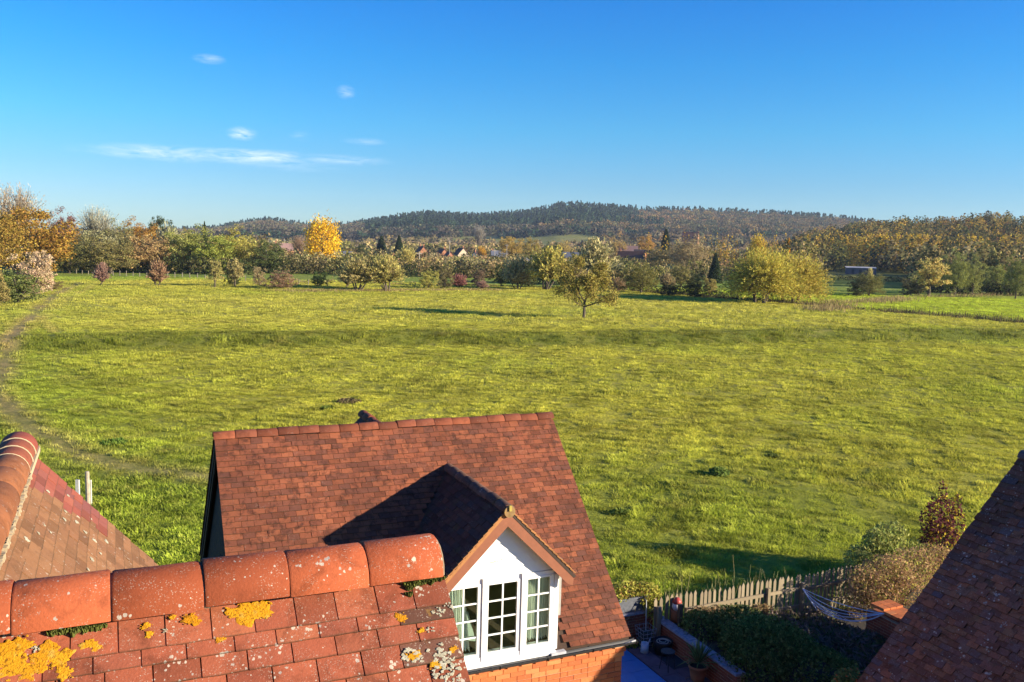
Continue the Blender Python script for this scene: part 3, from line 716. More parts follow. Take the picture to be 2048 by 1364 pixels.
for i in range(n_b):
    z0 = i*bw; z1 = z0+bw+.02
    def hw(z): return (vR-vW0) if z < zE-.12 else max(0.02, (zR-.26-z)*1.0)
    h0, h1 = hw(z0), hw(z1)
    b_ = MB(); b_.prism([(uW0+.028, vR-h0, z0), (uW0+.028, vR+h0, z0), (uW0+.028, vR+h1, z1), (uW0+.028, vR-h1, z1)], (-.018, 0, 0))
    if z0 > 3.4: b_.build('weatherboard', M_board_dark, gable_l)
vgb = MB()
for s_ in (-1, 1):
    a0 = Vector((uL+.035, vR+s_*(half-.02), zE-.11)); a1 = Vector((uL+.035, vR, zR-.13)); 
    vgb.prism([a0, a1, a1+Vector((0, 0, -.16)), a0+Vector((0, 0, -.16))], (.028, 0, 0))
vgb.build('bargeboard', flat('dark_barge', (.05, .035, .03), .7), cot)
# front wall: bricks with a dentil course under the gutter
M_brk, t = new_mat('red_brick'); g = G(t); p = g.pos(); r = g.orand()
c = g.mix(r, (.50, .155, .050), (.40, .11, .042)); w_ = g.n('ShaderNodeTexWhiteNoise', noise_dimensions='1D'); g.put(w_.inputs['W'], g.math('MULTIPLY', r, 53.0))
c = g.mix(g.math('MULTIPLY', g.ramp(w_.outputs['Value'], .7, 1.0), .7), c, (.62, .26, .10)); c = g.mix(g.math('MULTIPLY', g.ramp(g.noise(p, 22, 5, .7), .52, .72), .5), c, (.25, .08, .04))
c = g.mix(g.math('MULTIPLY', g.ramp(g.noise(p, 60, 4, .6), .6, .75), .4), c, (.60, .42, .28)); g.out(c, .9, g.bump(g.noise(p, 120, 4), .5, .006), .2)
fwall = MB().span((uW0+.03, vW0+.012, 0), (uW1-.01, vW0+.24, zE-.197)).build('front_wall', M_pointing, cot)
MB().span((uW0+.03, vW0+.105, zE-.197), (uW1-.01, vW0+.24, zE-.12)).build('dentil_shade_strip', flat('dentil_shade_paint', (.07, .035, .02), .95), cot)  # recessed dark strip, painting in the shade of the dentil gaps
bms = []
for j in range(5):
    b_ = MB(); kk = random.Random(j); b_.box((0, 0, 0), (1, 1, 1)); me = b_.mesh('brick'); me.materials.append(M_brk); bms.append(me)
k = random.Random(12); nb = 0
def brick(x0, x1, y0, y1, z0, z1):
    global nb
    o = bpy.data.objects.new('brick', bms[nb % 5]); COL.objects.link(o); o.parent = fwall; nb += 1
    o.location = ((x0+x1)/2, (y0+y1)/2+k.uniform(-.002, .002), (z0+z1)/2); o.scale = (x1-x0, y1-y0, z1-z0); o.rotation_euler = (k.uniform(-.01, .01), 0, k.uniform(-.012, .012))
ztop = zE-.115
for i in range(17):
    z1 = ztop-i*.075; z0 = z1-.065; proud = (.030, .022, .012)[i] if i < 3 else 0; ext = (.05, .05, .025)[i] if i < 3 else 0
    x = 3.55 + (.1075 if i % 2 else 0)
    if i == 0:
        x = 4.377-.2145*4+.035
        while x < uW1+ext-.05:
            brick(x, min(x+.1635, uW1+ext), vW0-proud, vW0+.1, z0-.010, z1); x += .2145
        continue
    while x < uW1+ext-.02:
        L = .215 if (i % 4 or random.random() < .6) else .1025
        x1 = min(x+L, uW1+ext)
        if uW1+ext-x1 < .05: x1 = uW1+ext
        brick(x, x1-.0, vW0-proud, vW0+.1, z0, z1); x = x1+.010
# gutter along the eave
gt = MB(); n_ = 8; L0, L1 = uL+.05, uR+.05; R_ = .052; zc = zE-.035; vc = vE-.045
pr = [(vc+R_*math.cos(a), zc+R_*math.sin(a)) for a in np.linspace(math.pi, 2*math.pi, n_+1)]; pi_ = [(vc+(R_-.004)*math.cos(a), zc+(R_-.004)*math.sin(a)) for a in np.linspace(2*math.pi, math.pi, n_+1)]
pp = pr+pi_; vs_ = [(x, a, b) for x in (L0, L1) for a, b in pp]; m_ = len(pp)
gt.add(vs_, [(j, (j+1) % m_, m_+(j+1) % m_, m_+j) for j in range(m_)])
gut = gt.build('gutter', M_gutter, cot)
for i in range(8):
    MB().tube([(uL+.5+i*.72, vc+R_*1.12*math.cos(a), zc+R_*1.12*math.sin(a)) for a in np.linspace(math.pi*.95, math.pi*2.05, 8)], .008, 5).build('gutter_bracket', M_gutter, gut)
MB().tube([(uR-.35, vc, zc-.04), (uR-.2, vc+.0, zc-.05), (uR+.06, vc+.02, zc-.02)], .016, 6).build('cable', flat('grey_cable', (.35, .36, .36), .5), gut)

# ---- dormer
vF, vB = 10.46, 10.285                                        # window plane, front of the bargeboards
hwD = 1.02; eD = dz-hwD
dsl = MB()
for s_ in (-1, 1):
    P = [(du, vB+.03, dz-.015), (du+s_*hwD, vB+.03, eD-.015), (du+s_*hwD, vB+.03, eD-.08), (du, vB+.03, dz-.095)]
    back_top = 12.66; 
    A_ = [Vector(p) for p in P]
    B_ = [Vector((p[0], vR-(zR-(p[2]+.02))+.05, p[2])) for p in P]
    dsl.add(A_+B_, [(0, 1, 2, 3), (7, 6, 5, 4), (0, 4, 5, 1), (1, 5, 6, 2), (2, 6, 7, 3), (3, 7, 4, 0)])
dorm_roof = dsl.build('dormer_roof', M_deck, cot)
dg, dw = .094, .166; drow = int((hwD/S2-.03)/dg)
dLs = Slope((du-hwD, vB+2.45, eD), (0, -1, 0), (S2, 0, S2)); dRs = Slope((du+hwD, vB, eD), (0, 1, 0), (-S2, 0, S2))
def over_main_L(c, y):
    v = vB+2.45-c; z = eD+y*S2; return v-.06 > vR-(zR-z)
def over_main_R(c, y):
    v = vB+c; z = eD+y*S2; return v-.06 > vR-(zR-z)
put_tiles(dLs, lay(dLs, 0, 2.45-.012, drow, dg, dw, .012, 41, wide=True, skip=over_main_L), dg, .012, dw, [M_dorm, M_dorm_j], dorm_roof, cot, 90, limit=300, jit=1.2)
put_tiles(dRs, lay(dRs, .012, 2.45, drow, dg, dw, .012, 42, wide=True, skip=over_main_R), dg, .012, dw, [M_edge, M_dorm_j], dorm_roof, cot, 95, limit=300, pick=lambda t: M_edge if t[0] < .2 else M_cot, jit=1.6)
# verge undercloak seen end-on: a row of pale tile edges under each verge
for s_ in (-1, 1):
    for i in range(15):
        a = i/15; x = du+s_*(hwD+.015)*(1-a)-s_*.0; z = eD+(hwD)*a
        o_ = MB().box((0, 0, 0), (.115, .07, .014)); 
        ob = o_.build('undercloak_tile', M_edge, dorm_roof); ob.location = (x-s_*.035, vB+.022, z+.018); ob.rotation_euler = (0, s_*(math.pi/4-.12), 0)
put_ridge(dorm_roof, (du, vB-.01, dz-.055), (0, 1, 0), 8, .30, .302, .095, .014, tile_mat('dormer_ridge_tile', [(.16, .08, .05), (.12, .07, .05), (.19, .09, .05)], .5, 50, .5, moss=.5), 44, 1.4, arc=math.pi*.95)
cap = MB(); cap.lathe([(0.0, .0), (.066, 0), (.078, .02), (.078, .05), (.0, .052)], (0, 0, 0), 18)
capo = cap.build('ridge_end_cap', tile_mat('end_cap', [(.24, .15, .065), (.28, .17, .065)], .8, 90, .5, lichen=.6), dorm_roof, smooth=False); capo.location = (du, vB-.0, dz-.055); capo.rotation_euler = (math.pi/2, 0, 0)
MB().span((-.018, -.012, -.03), (.018, .012, .045)).build('ridge_end_strap', flat('verdigris', (.34, .27, .06), .8), dorm_roof).location = (du, vB-.06, dz-.01)
bb = MB(); th_ = .03
for s_ in (-1, 1):
    xo, zo = du+s_*(hwD+.0), eD-.075
    P = [(du, vB+th_, dz-.075), (xo, vB+th_, zo), (xo-s_*.13, vB+th_, zo-.13*.55), (du, vB+th_, dz-.075-.245)] 
    P = [(du, vB+th_, dz-.08), (xo, vB+th_, zo-.005), (xo-s_*.01, vB+th_, zo-.12), (xo-s_*.09, vB+th_, zo-.085), (du, vB+th_, dz-.08-.185)]
    MB().prism(P, (0, -th_, 0)).build('bargeboard', M_barge, dorm_roof)
    MB().prism([(du, vB-.004, dz-.03), (xo+s_*.035, vB-.004, zo+.012), (xo+s_*.0, vB-.004, zo-.012), (du, vB-.004, dz-.078)], (0, .03, 0)).build('verge_fillet', flat('dark_fillet', (.045, .028, .02), .6) if s_ > 0 else M_edge, dorm_roof)
# white weatherboards of the dormer gable, each board its own piece
wL, wR, zWT = du-.86, du+.875, 5.585
back = MB().prism([(wL, vF+.06, 4.42), (wR, vF+.06, 4.42), (wR, vF+.06, 5.62), (wR-.02, vF+.06, dz-.87), (du, vF+.06, dz-.1), (wL+.02, vF+.06, dz-.87), (wL, vF+.06, 5.62)], (0, .03, 0))
dwall = MB().prism([(wL, vF+.05, zWT-.02), (wR, vF+.05, zWT-.02), (du+.9, vF+.05, dz-.98), (du, vF+.05, dz-.09), (du-.9, vF+.05, dz-.98)], (0, .03, 0)).build('dormer_gable', M_white, cot)
bh = .118; i = 0; z0 = zWT
while z0 < dz-.12:
    z1 = min(z0+bh, dz-.11); a0 = min(.9, dz-.05-z0); a1 = max(.01, min(.9, dz-.05-z1))
    b_ = MB(); y0, y1 = vF+.002, vF+.016
    vs_ = [(du-a0, y0, z0), (du+a0, y0, z0), (du+a1, y1, z1-.003), (du-a1, y1, z1-.003)]
    b_.add(vs_+[(x, vF+.05, z) for x, y, z in vs_], [(0, 1, 2, 3), (7, 6, 5, 4), (0, 4, 5, 1), (1, 5, 6, 2), (2, 6, 7, 3), (3, 7, 4, 0)])
    b_.build('plank', M_white, dwall); z0 += bh
rot_ = MB(); k = random.Random(2)
for i in range(9): rot_.box((du-.21+i*.035+k.uniform(-.01, .01), vF-.001+.003, 5.79+i*.004+k.uniform(-.006, .006)), (k.uniform(.012, .04), .004, k.uniform(.004, .010)))
rot_.build('flaked_paint', flat('bare_wood', (.20, .11, .05), .9, .4, 40), dwall)
# three casements of eight panes
win = MB()
zB, zT = 4.40, 5.58
win.span((wL, vF-.03, zB), (wR-.075, vF+.05, 4.50))
window = win.build('window', M_white, cot)
MB().span((wL, vF-.01, zT-.065), (wR-.075, vF+.05, zT)).build('head_rail', M_white, window)
MB().span((wL-.01, vF-.07, zB-.02), (wR-.04, vF-.03, zB+.03)).build('sill', M_white, window)
MB().span((wR-.072, vF-.02, zB+.03), (wR, vF+.06, zT-.06)).build('corner_post', M_white, window)
MB().span((wL, vF-.02, zB+.03), (wL+.05, vF+.06, zT-.06)).build('corner_post', M_white, window)
for m_ in (4.425, 5.005): MB().span((m_-.018, vF-.042, zB+.04), (m_+.018, vF+.05, zT+.012)).build('mullion', M_white, window)
M_glass, t = new_mat('window_glass'); g = G(t)
gl = g.n('ShaderNodeBsdfGlossy'); gl.inputs['Roughness'].default_value = .015; tr = g.n('ShaderNodeBsdfTransparent'); tr.inputs[0].default_value = (.80, .86, .82, 1)
fr = g.n('ShaderNodeFresnel'); fr.inputs['IOR'].default_value = 1.5; mx_ = g.n('ShaderNodeMixShader'); t.links.new(g.math('MULTIPLY', g.math('MULTIPLY', fr.outputs[0], 1.5, clamp=True), g.math('SUBTRACT', 1.0, g.n('ShaderNodeNewGeometry').outputs['Backfacing'])), mx_.inputs[0]); t.links.new(tr.outputs[0], mx_.inputs[1]); t.links.new(gl.outputs[0], mx_.inputs[2])
o_ = g.n('ShaderNodeOutputMaterial'); t.links.new(mx_.outputs[0], o_.inputs[0])
for c0, c1_ in ((wL+.05, 4.407), (4.443, 4.987), (5.023, wR-.075)):
    gz0, gz1 = 4.55, 5.495; fx0, fx1 = c0+.008, c1_-.008; fb = .052
    cf = MB(); cf.span((fx0, vF-.022, gz0-.045), (fx0+fb, vF+.02, gz1+.03)); cf.span((fx1-fb, vF-.022, gz0-.045), (fx1, vF+.02, gz1+.03)); cf.span((fx0+fb, vF-.022, gz0-.045), (fx1-fb, vF+.02, gz0)); cf.span((fx0+fb, vF-.022, gz1), (fx1-fb, vF+.02, gz1+.03))
    cf.build('casement', M_white, window)
    xm = (fx0+fx1)/2; gx0, gx1 = fx0+fb, fx1-fb
    MB().span((xm-.011, vF-.012, gz0), (xm+.011, vF+.008, gz1)).build('glazing_bar', M_white, window)
    zs = [gz0+(gz1-gz0)*i/4 for i in range(5)]
    for q in (1, 2, 3):
        for a, b in ((gx0, xm-.011), (xm+.011, gx1)): MB().span((a, vF-.010, zs[q]-.010), (b, vF+.008, zs[q]+.010)).build('glazing_bar', M_white, window)
    for q in range(4):
        for a, b in ((gx0, xm-.011), (xm+.011, gx1)):
            pz0 = zs[q]+(.010 if q else 0); pz1 = zs[q+1]-(.010 if q < 3 else 0)
            ob = MB().span((a, vF-.001, pz0), (b, vF+.003, pz1)).build('pane', M_glass, window)
# dormer cheeks and the room behind
MB().prism([(wR-.03, vF+.05, 4.45), (wR-.03, vF+.05, 5.62), (wR-.03, vF+1.3, 5.62)], (.025, 0, 0)).build('dormer_cheek', M_white, cot)
MB().prism([(wL+.005, vF+.05, 4.45), (wL+.005, vF+.05, 5.62), (wL+.005, vF+1.3, 5.62)], (.025, 0, 0)).build('dormer_cheek', M_white, cot)
M_room = flat('room_plaster', (.30, .29, .26), .9)
rm = MB(); rm.span((2.4, 13.2, 2.4), (6.3, 13.26, 6.3)); rm.span((2.4, 10.6, 2.35), (6.3, 13.26, 2.4)); rm.span((3.7, 10.6, 3.4), (3.75, 13.2, 5.6)); rm.span((5.72, 10.75, 3.4), (5.77, 13.2, 5.6))
rm.build('room', M_room, cot)
MB().span((wL+.02, vF+.06, 4.50), (wR-.03, vF+.26, 4.53)).build('window_board', M_white, window)
MB().span((wR-.12, vF-.1, zB-.03), (wR+.11, vF+.02, zB+.005)).build('lead_flashing', flat('lead', (.42, .42, .44), .5, .2, 20), window)
def curtain(c0, c1, label, seed, flare=0.0):
    k = random.Random(seed); n = 36; vs = []; fs = []
    for z in (4.54, 4.8, 5.1, 5.52):
        for i in range(n+1):
            x = c0+(c1-c0)*i/n; ph = i*1.15+.6*math.sin(i*.5+seed); vs.append((x+flare*(5.52-z)*(i/n), vF+.13+.022*math.sin(ph)+.01*math.sin(z*3+i), z))
    for r_ in range(3):
        for i in range(n): a = r_*(n+1)+i; fs.append((a, a+1, a+n+2, a+n+1))
    me = bpy.data.meshes.new('curtain'); me.from_pydata(vs, [], fs); me.update(); me.polygons.foreach_set('use_smooth', [True]*len(fs))
    o = link('curtain', me, flat('curtain_cloth', (.80, .80, .72), .9, .05), None); o.rotation_euler = (0, 0, YAW)
    tag(o, label, 'curtain', 'curtains at the dormer window')
curtain(5.06, 5.29, 'cream curtain bunched at the inner half of the right-hand casement', 1)
curtain(5.30, 5.50, 'grey-green curtain beside the right jamb of the dormer window', 2)
curtain(3.90, 4.20, 'cream curtain hanging in the left casement next to the near roof', 3, .1)
mi = MB(); mi.prism([(4.27, vF+.2, 4.56), (4.42, vF+.2, 4.64), (4.34, vF+.3, 5.02), (4.24, vF+.3, 4.98)], (0, .02, 0))
ob = mi.build('mirror', flat('mirror_frame', (.60, .64, .58), .4), None); ob.rotation_euler = (0, 0, YAW); tag(ob, 'pale tilted mirror standing inside the left casement of the dormer', 'mirror')

# ---- rear dormer: only the end of its ridge shows over the main ridge
rd = MB()
rdu = 4.15; rdz = 6.90
for s_ in (-1, 1):
    P = [(rdu, 15.75, rdz-.05), (rdu+s_*.95, 15.75, rdz-1.0), (rdu+s_*.95, 15.75, rdz-1.08), (rdu, 15.75, rdz-.13)]
    A_ = [Vector(p) for p in P]; B_ = [Vector((p[0], vR+(zR-p[2])-.1, p[2])) for p in P]
    rd.add(A_+B_, [(0, 1, 2, 3), (7, 6, 5, 4), (0, 4, 5, 1), (1, 5, 6, 2), (2, 6, 7, 3), (3, 7, 4, 0)])
rdo = rd.build('rear_dormer_roof', M_dorm, cot)
MB().prism([(rdu-.85, 15.6, 4.4), (rdu+.85, 15.6, 4.4), (rdu+.85, 15.6, rdz-.98), (rdu, 15.6, rdz-.12), (rdu-.85, 15.6, rdz-.98)], (0, -.05, 0)).build('rear_dormer_wall', M_white, cot)
put_ridge(rdo, (rdu, 13.6, rdz-.06), (0, 1, 0), 7, .30, .305, .10, .014, M_cot_ridge, 45, 1.2)
# ------------------------------------------------------------------ the house at the left: ridge runs away from the camera
lefth = house_root('left_house', 'brown tiled roof with a patch of new pink-red tiles along its verge')
la = math.radians(48.5); lru, lrz, lv1 = -.80, H-1.985+.155, 8.76          # ridge line of the slope, far verge
lx = Vector((0, 1, 0)); ly = Vector((-math.cos(la), 0, math.sin(la)))
lL = 4.2; lg, lw, lt = .099, .215, .0075
lo = Vector((lru, lv1-5.4, lrz)) - ly*lL
lsl = Slope(lo, (0, 1, 0), ly)
slab = MB(); e0 = lo-Vector((0, 0, .03)); top0 = Vector((lru, lv1-5.4, lrz-.03)); oth = Vector((lru-3.0, lv1-5.4, lrz-.03-3.0*math.tan(la)))
slab.prism([tuple(e0), tuple(top0), tuple(oth), tuple(oth-Vector((0, 0, .2))), tuple(top0-Vector((0, 0, .2))), tuple(e0-Vector((0, 0, .2)))], (0, 5.39, 0))
left_roof = slab.build('roof', M_deck, lefth)
lrows = int((lL-.06)/lg); lyo = lL-.06-lrows*lg
lsl2 = Slope(lsl.at(0, lyo), lsl.x, lsl.y)
lT = lay(lsl2, 1.2, 5.4, lrows, lg, lw, lt, 61, first=6)
lT = [(5.4+1.2-t[0],)+t[1:] for t in lT]
def l_pick(t):
    s_ = (lrows*lg-t[1]); x = 5.4-t[0]
    return M_left_red if ((.06 < s_ < 1.08 and .02 < x < .92-.55*s_ + (.1 if t[6] % 2 else 0))) else M_left
def l_hidden(t):
    p = world_of(lsl2, t[0], t[1]); x, y = to_px(p); return x < -30 or y > 1180
put_tiles(lsl2, lT, lg, lt, lw, [M_left, M_left], left_roof, lefth, 120, limit=300, rank=lambda t: dist_rank(lsl2)(t)+(60 if l_hidden(t) else 0), pick=l_pick, jit=1.3, rest='tiles_down_the_slope')
put_ridge(left_roof, (lru, lv1+.0, lrz-.055), (0, -1, 0), 3, .298, .302, .150, .016, tile_mat('left_new_ridge', [(.27, .065, .035), (.24, .060, .040), (.22, .075, .035)], .1, 36, .4), 62, .6)
put_ridge(left_roof, (lru, lv1-.906, lrz-.055), (0, -1, 0), 10, .42, .425, .158, .016, M_left_ridge, 63, 1.0)
mj = MB(); M_cream = flat('cream_mortar', (.42, .34, .21), .9, .12, 40)
for i, y in enumerate((lv1-.30, lv1-.604, lv1-.906)):
    mj.tube([(lru+.154*math.cos(a), y, lrz-.055+.154*math.sin(a)) for a in np.linspace(-.1, math.pi*.95, 12)], .0055, 5)
for y in np.arange(0, .95, .05): mj.box((lru+.150, lv1-y, lrz-.075), (.03, .055, .05))
mj.build('ridge_mortar', M_cream, lefth)
mo = MB(); k = random.Random(3)
for i in range(90): mo.box((lru+.157+k.uniform(-.004, .006), lv1-.95-i*.045, lrz-.085+k.uniform(-.01, .01)), (.025, .035, .04), Matrix.Rotation(k.uniform(-.4, .4), 3, 'Y'))
mo.build('bedding_mortar', flat('old_mortar', (.34, .27, .17), .95, .4, 40), lefth)
MB().prism([(lru+2.3, lv1-.12, 0), (lru+2.3, lv1-.12, lrz-2.7), (lru, lv1-.12, lrz-.22), (lru-2.4, lv1-.12, lrz-2.85), (lru-2.4, lv1-.12, 0)], (0, -5, 0)).build('wall', M_brick_plain, lefth)
# white lichen blotches on the old tiles
bl = random.Random(17)
for i, (px, py, rp) in enumerate([(95, 984, 5), (152, 1045, 6), (128, 1040, 5), (52, 1080, 7), (76, 1068, 4), (100, 1066, 3), (170, 1066, 5), (188, 1082, 6), (212, 1084, 6), (183, 1120, 6), (130, 1024, 4), (155, 1035, 4), (180, 1038, 4), (135, 992, 4), (88, 1052, 3), (200, 1108, 4), (175, 1140, 4)]):
    x, y, t_ = on_slope(lsl2, px, py); blob_patch('lichen_patch', lsl2, x, y, rp/FPX*t_*.8, M_lich_w, lefth, 300+i, h=.002)

# ------------------------------------------------------------------ the house at the right: its shaded slope fills the corner
righth = house_root('right_house', 'dark mossy tiled roof in full shade in the bottom right corner')
ru, rz, rv1, re = 13.64, 6.86, 9.49, 9.43
rg, rw, rt_ = .1, .17, .011
rL = (ru-re)/S2
rsl = Slope((re, rv1, rz-(ru-re)), (0, -1, 0), (S2, 0, S2))
rs = MB(); rs.prism([(re+.02, rv1-.02, rz-(ru-re)-.03), (ru, rv1-.02, rz-.03), (ru+3.66, rv1-.02, rz-3.69), (ru+3.66, rv1-.02, rz-3.9), (ru, rv1-.02, rz-.25), (re+.02, rv1-.02, rz-(ru-re)-.25)], (0, -(rv1-5.22), 0))
right_roof = rs.build('roof', M_deck, righth)
rrows = int((rL-.05)/rg); ryo = rL-.05-rrows*rg; rsl2 = Slope(rsl.at(0, ryo), rsl.x, rsl.y)
def r_vis(t):
    x, y = to_px(world_of(rsl2, t[0], t[1])); return not (x < 2075 and y < 1400)
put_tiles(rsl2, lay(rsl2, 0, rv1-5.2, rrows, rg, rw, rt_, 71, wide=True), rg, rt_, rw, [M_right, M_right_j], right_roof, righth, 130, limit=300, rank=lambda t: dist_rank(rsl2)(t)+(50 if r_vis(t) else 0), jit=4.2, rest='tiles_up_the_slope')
put_ridge(right_roof, (ru, rv1, rz-.07), (0, -1, 0), 10, .42, .43, .12, .015, tile_mat('right_ridge_tile', [(.13, .10, .10), (.10, .09, .10)], .3, 30, .3), 72, 1.0)
MB().prism([(re+.4, rv1-.18, 0), (re+.4, rv1-.18, rz-(ru-re-.4)-.27), (ru, rv1-.18, rz-.27), (ru+3.3, rv1-.18, rz-3.6), (ru+3.3, rv1-.18, 0)], (0, -(rv1-.4-5.2), 0)).build('wall', M_brick_plain, righth)
# unseen building beyond it, added and sized to keep the yard in shade
shed = house_root('yard_shade_block', 'unseen low brick building with a slate roof, added to shade the yard')
MB().prism([(16.9, 8.6, 0), (16.9, 8.6, 2.3), (18.4, 8.6, 3.0), (19.9, 8.6, 2.3), (19.9, 8.6, 0)], (0, 4.6, 0)).build('wall', M_brick_plain, shed)  # walls of the added, unseen shade block
for s_ in (-1, 1): MB().prism([(18.4, 8.45, 3.12), (18.4+s_*1.7, 8.45, 2.33), (18.4+s_*1.7, 8.45, 2.27), (18.4, 8.45, 3.04)], (0, 4.85, 0)).build('roof', flat('shade_block_slate', (.07, .07, .08), .6), shed)
# ------------------------------------------------------------------ yard and garden behind the cottage
yard_m = flat('yard_stone', (.10, .095, .11), .75, .25, 6, bump=.3)
def uvslab(lo, hi): return MB().span(lo, hi)
def at_uv(o): o.rotation_euler = (0, 0, YAW); return o
patio = at_uv(MB().span((6.6, 10.4, -.3), (12.75, 18.5, .006)).build('patio', flat('patio_bed', (.05, .05, .055), .9), None, kind='structure'))
M_blue = flat('blue_slab', (.030, .20, .46), .35, .12, 5, spec=.5); M_purple = flat('purple_slab', (.14, .10, .12), .7, .25, 5)
k = random.Random(5)
for i in range(9):
    for j in range(6):
        u0, v0 = 8.10+j*.58, 13.1+i*.545
        if v0+.53 > 18.05: continue
        o = MB().span((u0, v0, .008), (u0+.57, v0+.535, .03+k.uniform(0, .004))).build('slab', M_blue, patio)
for i in range(8):
    v0 = 14.0+i*.50
    MB().span((11.62, v0, .008), (12.08, v0+.485, .028+k.uniform(0, .01))).build('slab', M_purple, patio)
    if i < 5: MB().span((12.10, v0+.2, .008), (12.55, v0+.66, .028+k.uniform(0, .012))).build('slab', M_purple, patio)
garden = at_uv(MB().prism([(12.75, 9.6, -.2), (12.75, 18.4, -.2), (23, 18.4, -.2), (23, 9.6, -.2)], (0, 0, .21)).build('garden_soil', flat('dark_soil', (.05, .042, .035), .95, .4, 5, bump=.6), None, kind='structure'))
bedsoil = at_uv(MB().prism([(12.83, 14.0, 0), (12.83, 18.0, 0), (15.6, 18.0, 0), (15.0, 14.0, 0)], (0, 0, .5)).build('raised_bed', flat('bed_soil', (.045, .038, .03), .95, .4, 5, bump=.6), None, kind='structure'))

M_brk_y, t = new_mat('yard_brick'); g = G(t); p = g.pos(); r = g.orand(); c = g.mix(r, (.30, .085, .040), (.22, .06, .035)); c = g.mix(g.math('MULTIPLY', g.ramp(g.noise(p, 8, 5, .7), .5, .72), .5), c, (.08, .06, .04)); g.out(c, .9, g.bump(g.noise(p, 90, 4), .5, .006), .2)
ybm = []
for j in range(3): me = MB().box((0, 0, 0), (1, 1, 1)).mesh('brick'); me.materials.append(M_brk_y); ybm.append(me)
def brick_wall(name, label, axis, a0, a1, face, thick, z1, cop=True, visible=True, cat='wall'):
    """low wall in the houses' frame; bricks on the side the camera sees"""
    w = empty(name, tuple(uv(0, 0)), YAW, label, cat)
    lo = (a0, face, 0) if axis == 'u' else (face, a0, 0); hi = (a1, face+thick, z1-.05) if axis == 'u' else (face+thick, a1, z1-.05)
    core = MB().span(tuple(a+.006 if i == (1 if axis == 'u' else 0) else a for i, a in enumerate(lo)), hi).build('core', M_pointing, w)
    rows = int((z1-.06)/.075)
    for i in range(rows):
        x = a0-(.11 if i % 2 else 0)
        while x < a1-.03:
            b0, b1 = max(x, a0), min(x+.215, a1); x += .225
            if b1-b0 < .04: continue
            o = bpy.data.objects.new('brick', ybm[i % 3]); COL.objects.link(o); o.parent = core
            zc_ = z1-.06-i*.075-.0375; j = k.uniform(-.004, .004)
            if axis == 'u': o.location = ((b0+b1)/2, face+.05+j, zc_); o.scale = (b1-b0, .1, .065)
            else: o.location = (face+.05+j, (b0+b1)/2, zc_); o.scale = (.1, b1-b0, .065)
    if cop:
        x = a0; n = max(1, int((a1-a0)/.3)); d = (a1-a0)/n
        for i in range(n):
            q = (x+i*d, face-.03, z1-.05), (x+(i+1)*d-.008, face+thick+.02, z1+k.uniform(-.004, .006))
            if axis == 'v': q = tuple((b, a, c_) for a, b, c_ in q)
            MB().span(*q).build('coping', flat('grey_coping', (.26, .26, .30), .9, .35, 12), w)
    return w
brick_wall('brick_wall', 'low brick wall with pale coping edging the raised ivy bed', 'v', 15.0, 18.35, 12.6, .22, .60)
brick_wall('brick_wall', 'low brick wall under the stone planter at the end of the blue yard', 'u', 9.6, 12.58, 18.36, .22, .78)
gw = brick_wall('brick_wall', 'brick garden wall with a sunlit brick top under the dry hedge, beside the shaded roof', 'v', 13.6, 16.2, 17.75, .12, .92, cop=False)
M_brk_lit = M_brk
for i in range(11):
    for j in range(3):
        o = bpy.data.objects.new('coping_brick', bms[(i+j) % 5]); COL.objects.link(o); o.parent = gw
        o.location = (17.87+j*.225, 13.75+i*.225, .90+.05*(i // 3)); o.scale = (.215, .215, .075); o.rotation_euler = (k.uniform(-.03, .03), k.uniform(-.05, .05), k.uniform(-.04, .04))
MB().span((17.9, 13.6, 0), (18.4, 16.2, .85)).build('backing', M_brick_plain, gw)

# picket fence: every picket, the rails and posts are parts
M_pick, t = new_mat('grey_wood'); g = G(t); p = g.objpos(); r = g.orand(); c = g.mix(r, (.215, .175, .115), (.30, .245, .16)); c = g.mix(g.math('MULTIPLY', g.ramp(g.noise(g.scale(p, (30, 30, 2.5)), 3, 5, .7), .45, .7), .55), c, (.14, .11, .08)); c = g.mix(g.math('MULTIPLY', g.ramp(g.noise(p, 7, 4, .6), .52, .7), .45), c, (.17, .17, .08)); g.out(c, .9, g.bump(g.noise(g.scale(p, (60, 60, 5)), 3, 4), .4, .005), .2)
fv, fu0, fu1 = 18.10, 12.50, 19.75
fence = empty('picket_fence', tuple(uv(0, 0)), YAW, 'weathered picket fence with pointed pales between garden and meadow', 'fence')
pms = []
for j in range(4):
    kk = random.Random(j); w2, hh = .046, 1.0
    b_ = MB().prism([(-w2, 0, 0), (w2, 0, 0), (w2, 0, hh-.075), (0, 0, hh), (-w2, 0, hh-.075)], (0, .018, 0)); me = b_.mesh('picket'); me.materials.append(M_pick); pms.append(me)
n_p = int((fu1-fu0)/.153)
for i in range(n_p):
    o = bpy.data.objects.new('picket', pms[i % 4]); COL.objects.link(o); o.parent = fence
    hgt = 1.20+k.uniform(-.025, .025)+.03*math.sin(i*.35); base = .02
    o.location = (fu0+i*.153+k.uniform(-.008, .008), fv+k.uniform(-.008, .008), base); o.scale = (k.uniform(.93, 1.06), 1, hgt); o.rotation_euler = (k.uniform(-.03, .03), k.uniform(-.022, .022), k.uniform(-.08, .08))
for z, a, b in ((.78, fu0+.9, fu0+3.52), (.80, fu0+3.58, fu0+4.62), (.30, fu0, fu0+3.5), (.78, fu0+4.9, fu1), (.3, fu0+3.58, fu1)):
    MB().prism([(a, fv-.055, z-.045), (b, fv-.055, z-.045+.02), (b, fv-.055, z+.045+.02), (a, fv-.055, z+.045)], (0, .04, 0)).build('rail', M_pick, fence)
for u_ in (fu0+.02, fu0+3.55, fu0+4.75, fu1): MB().span((u_-.045, fv-.13, 0), (u_+.045, fv-.04, 1.0)).build('post', M_pick, fence)

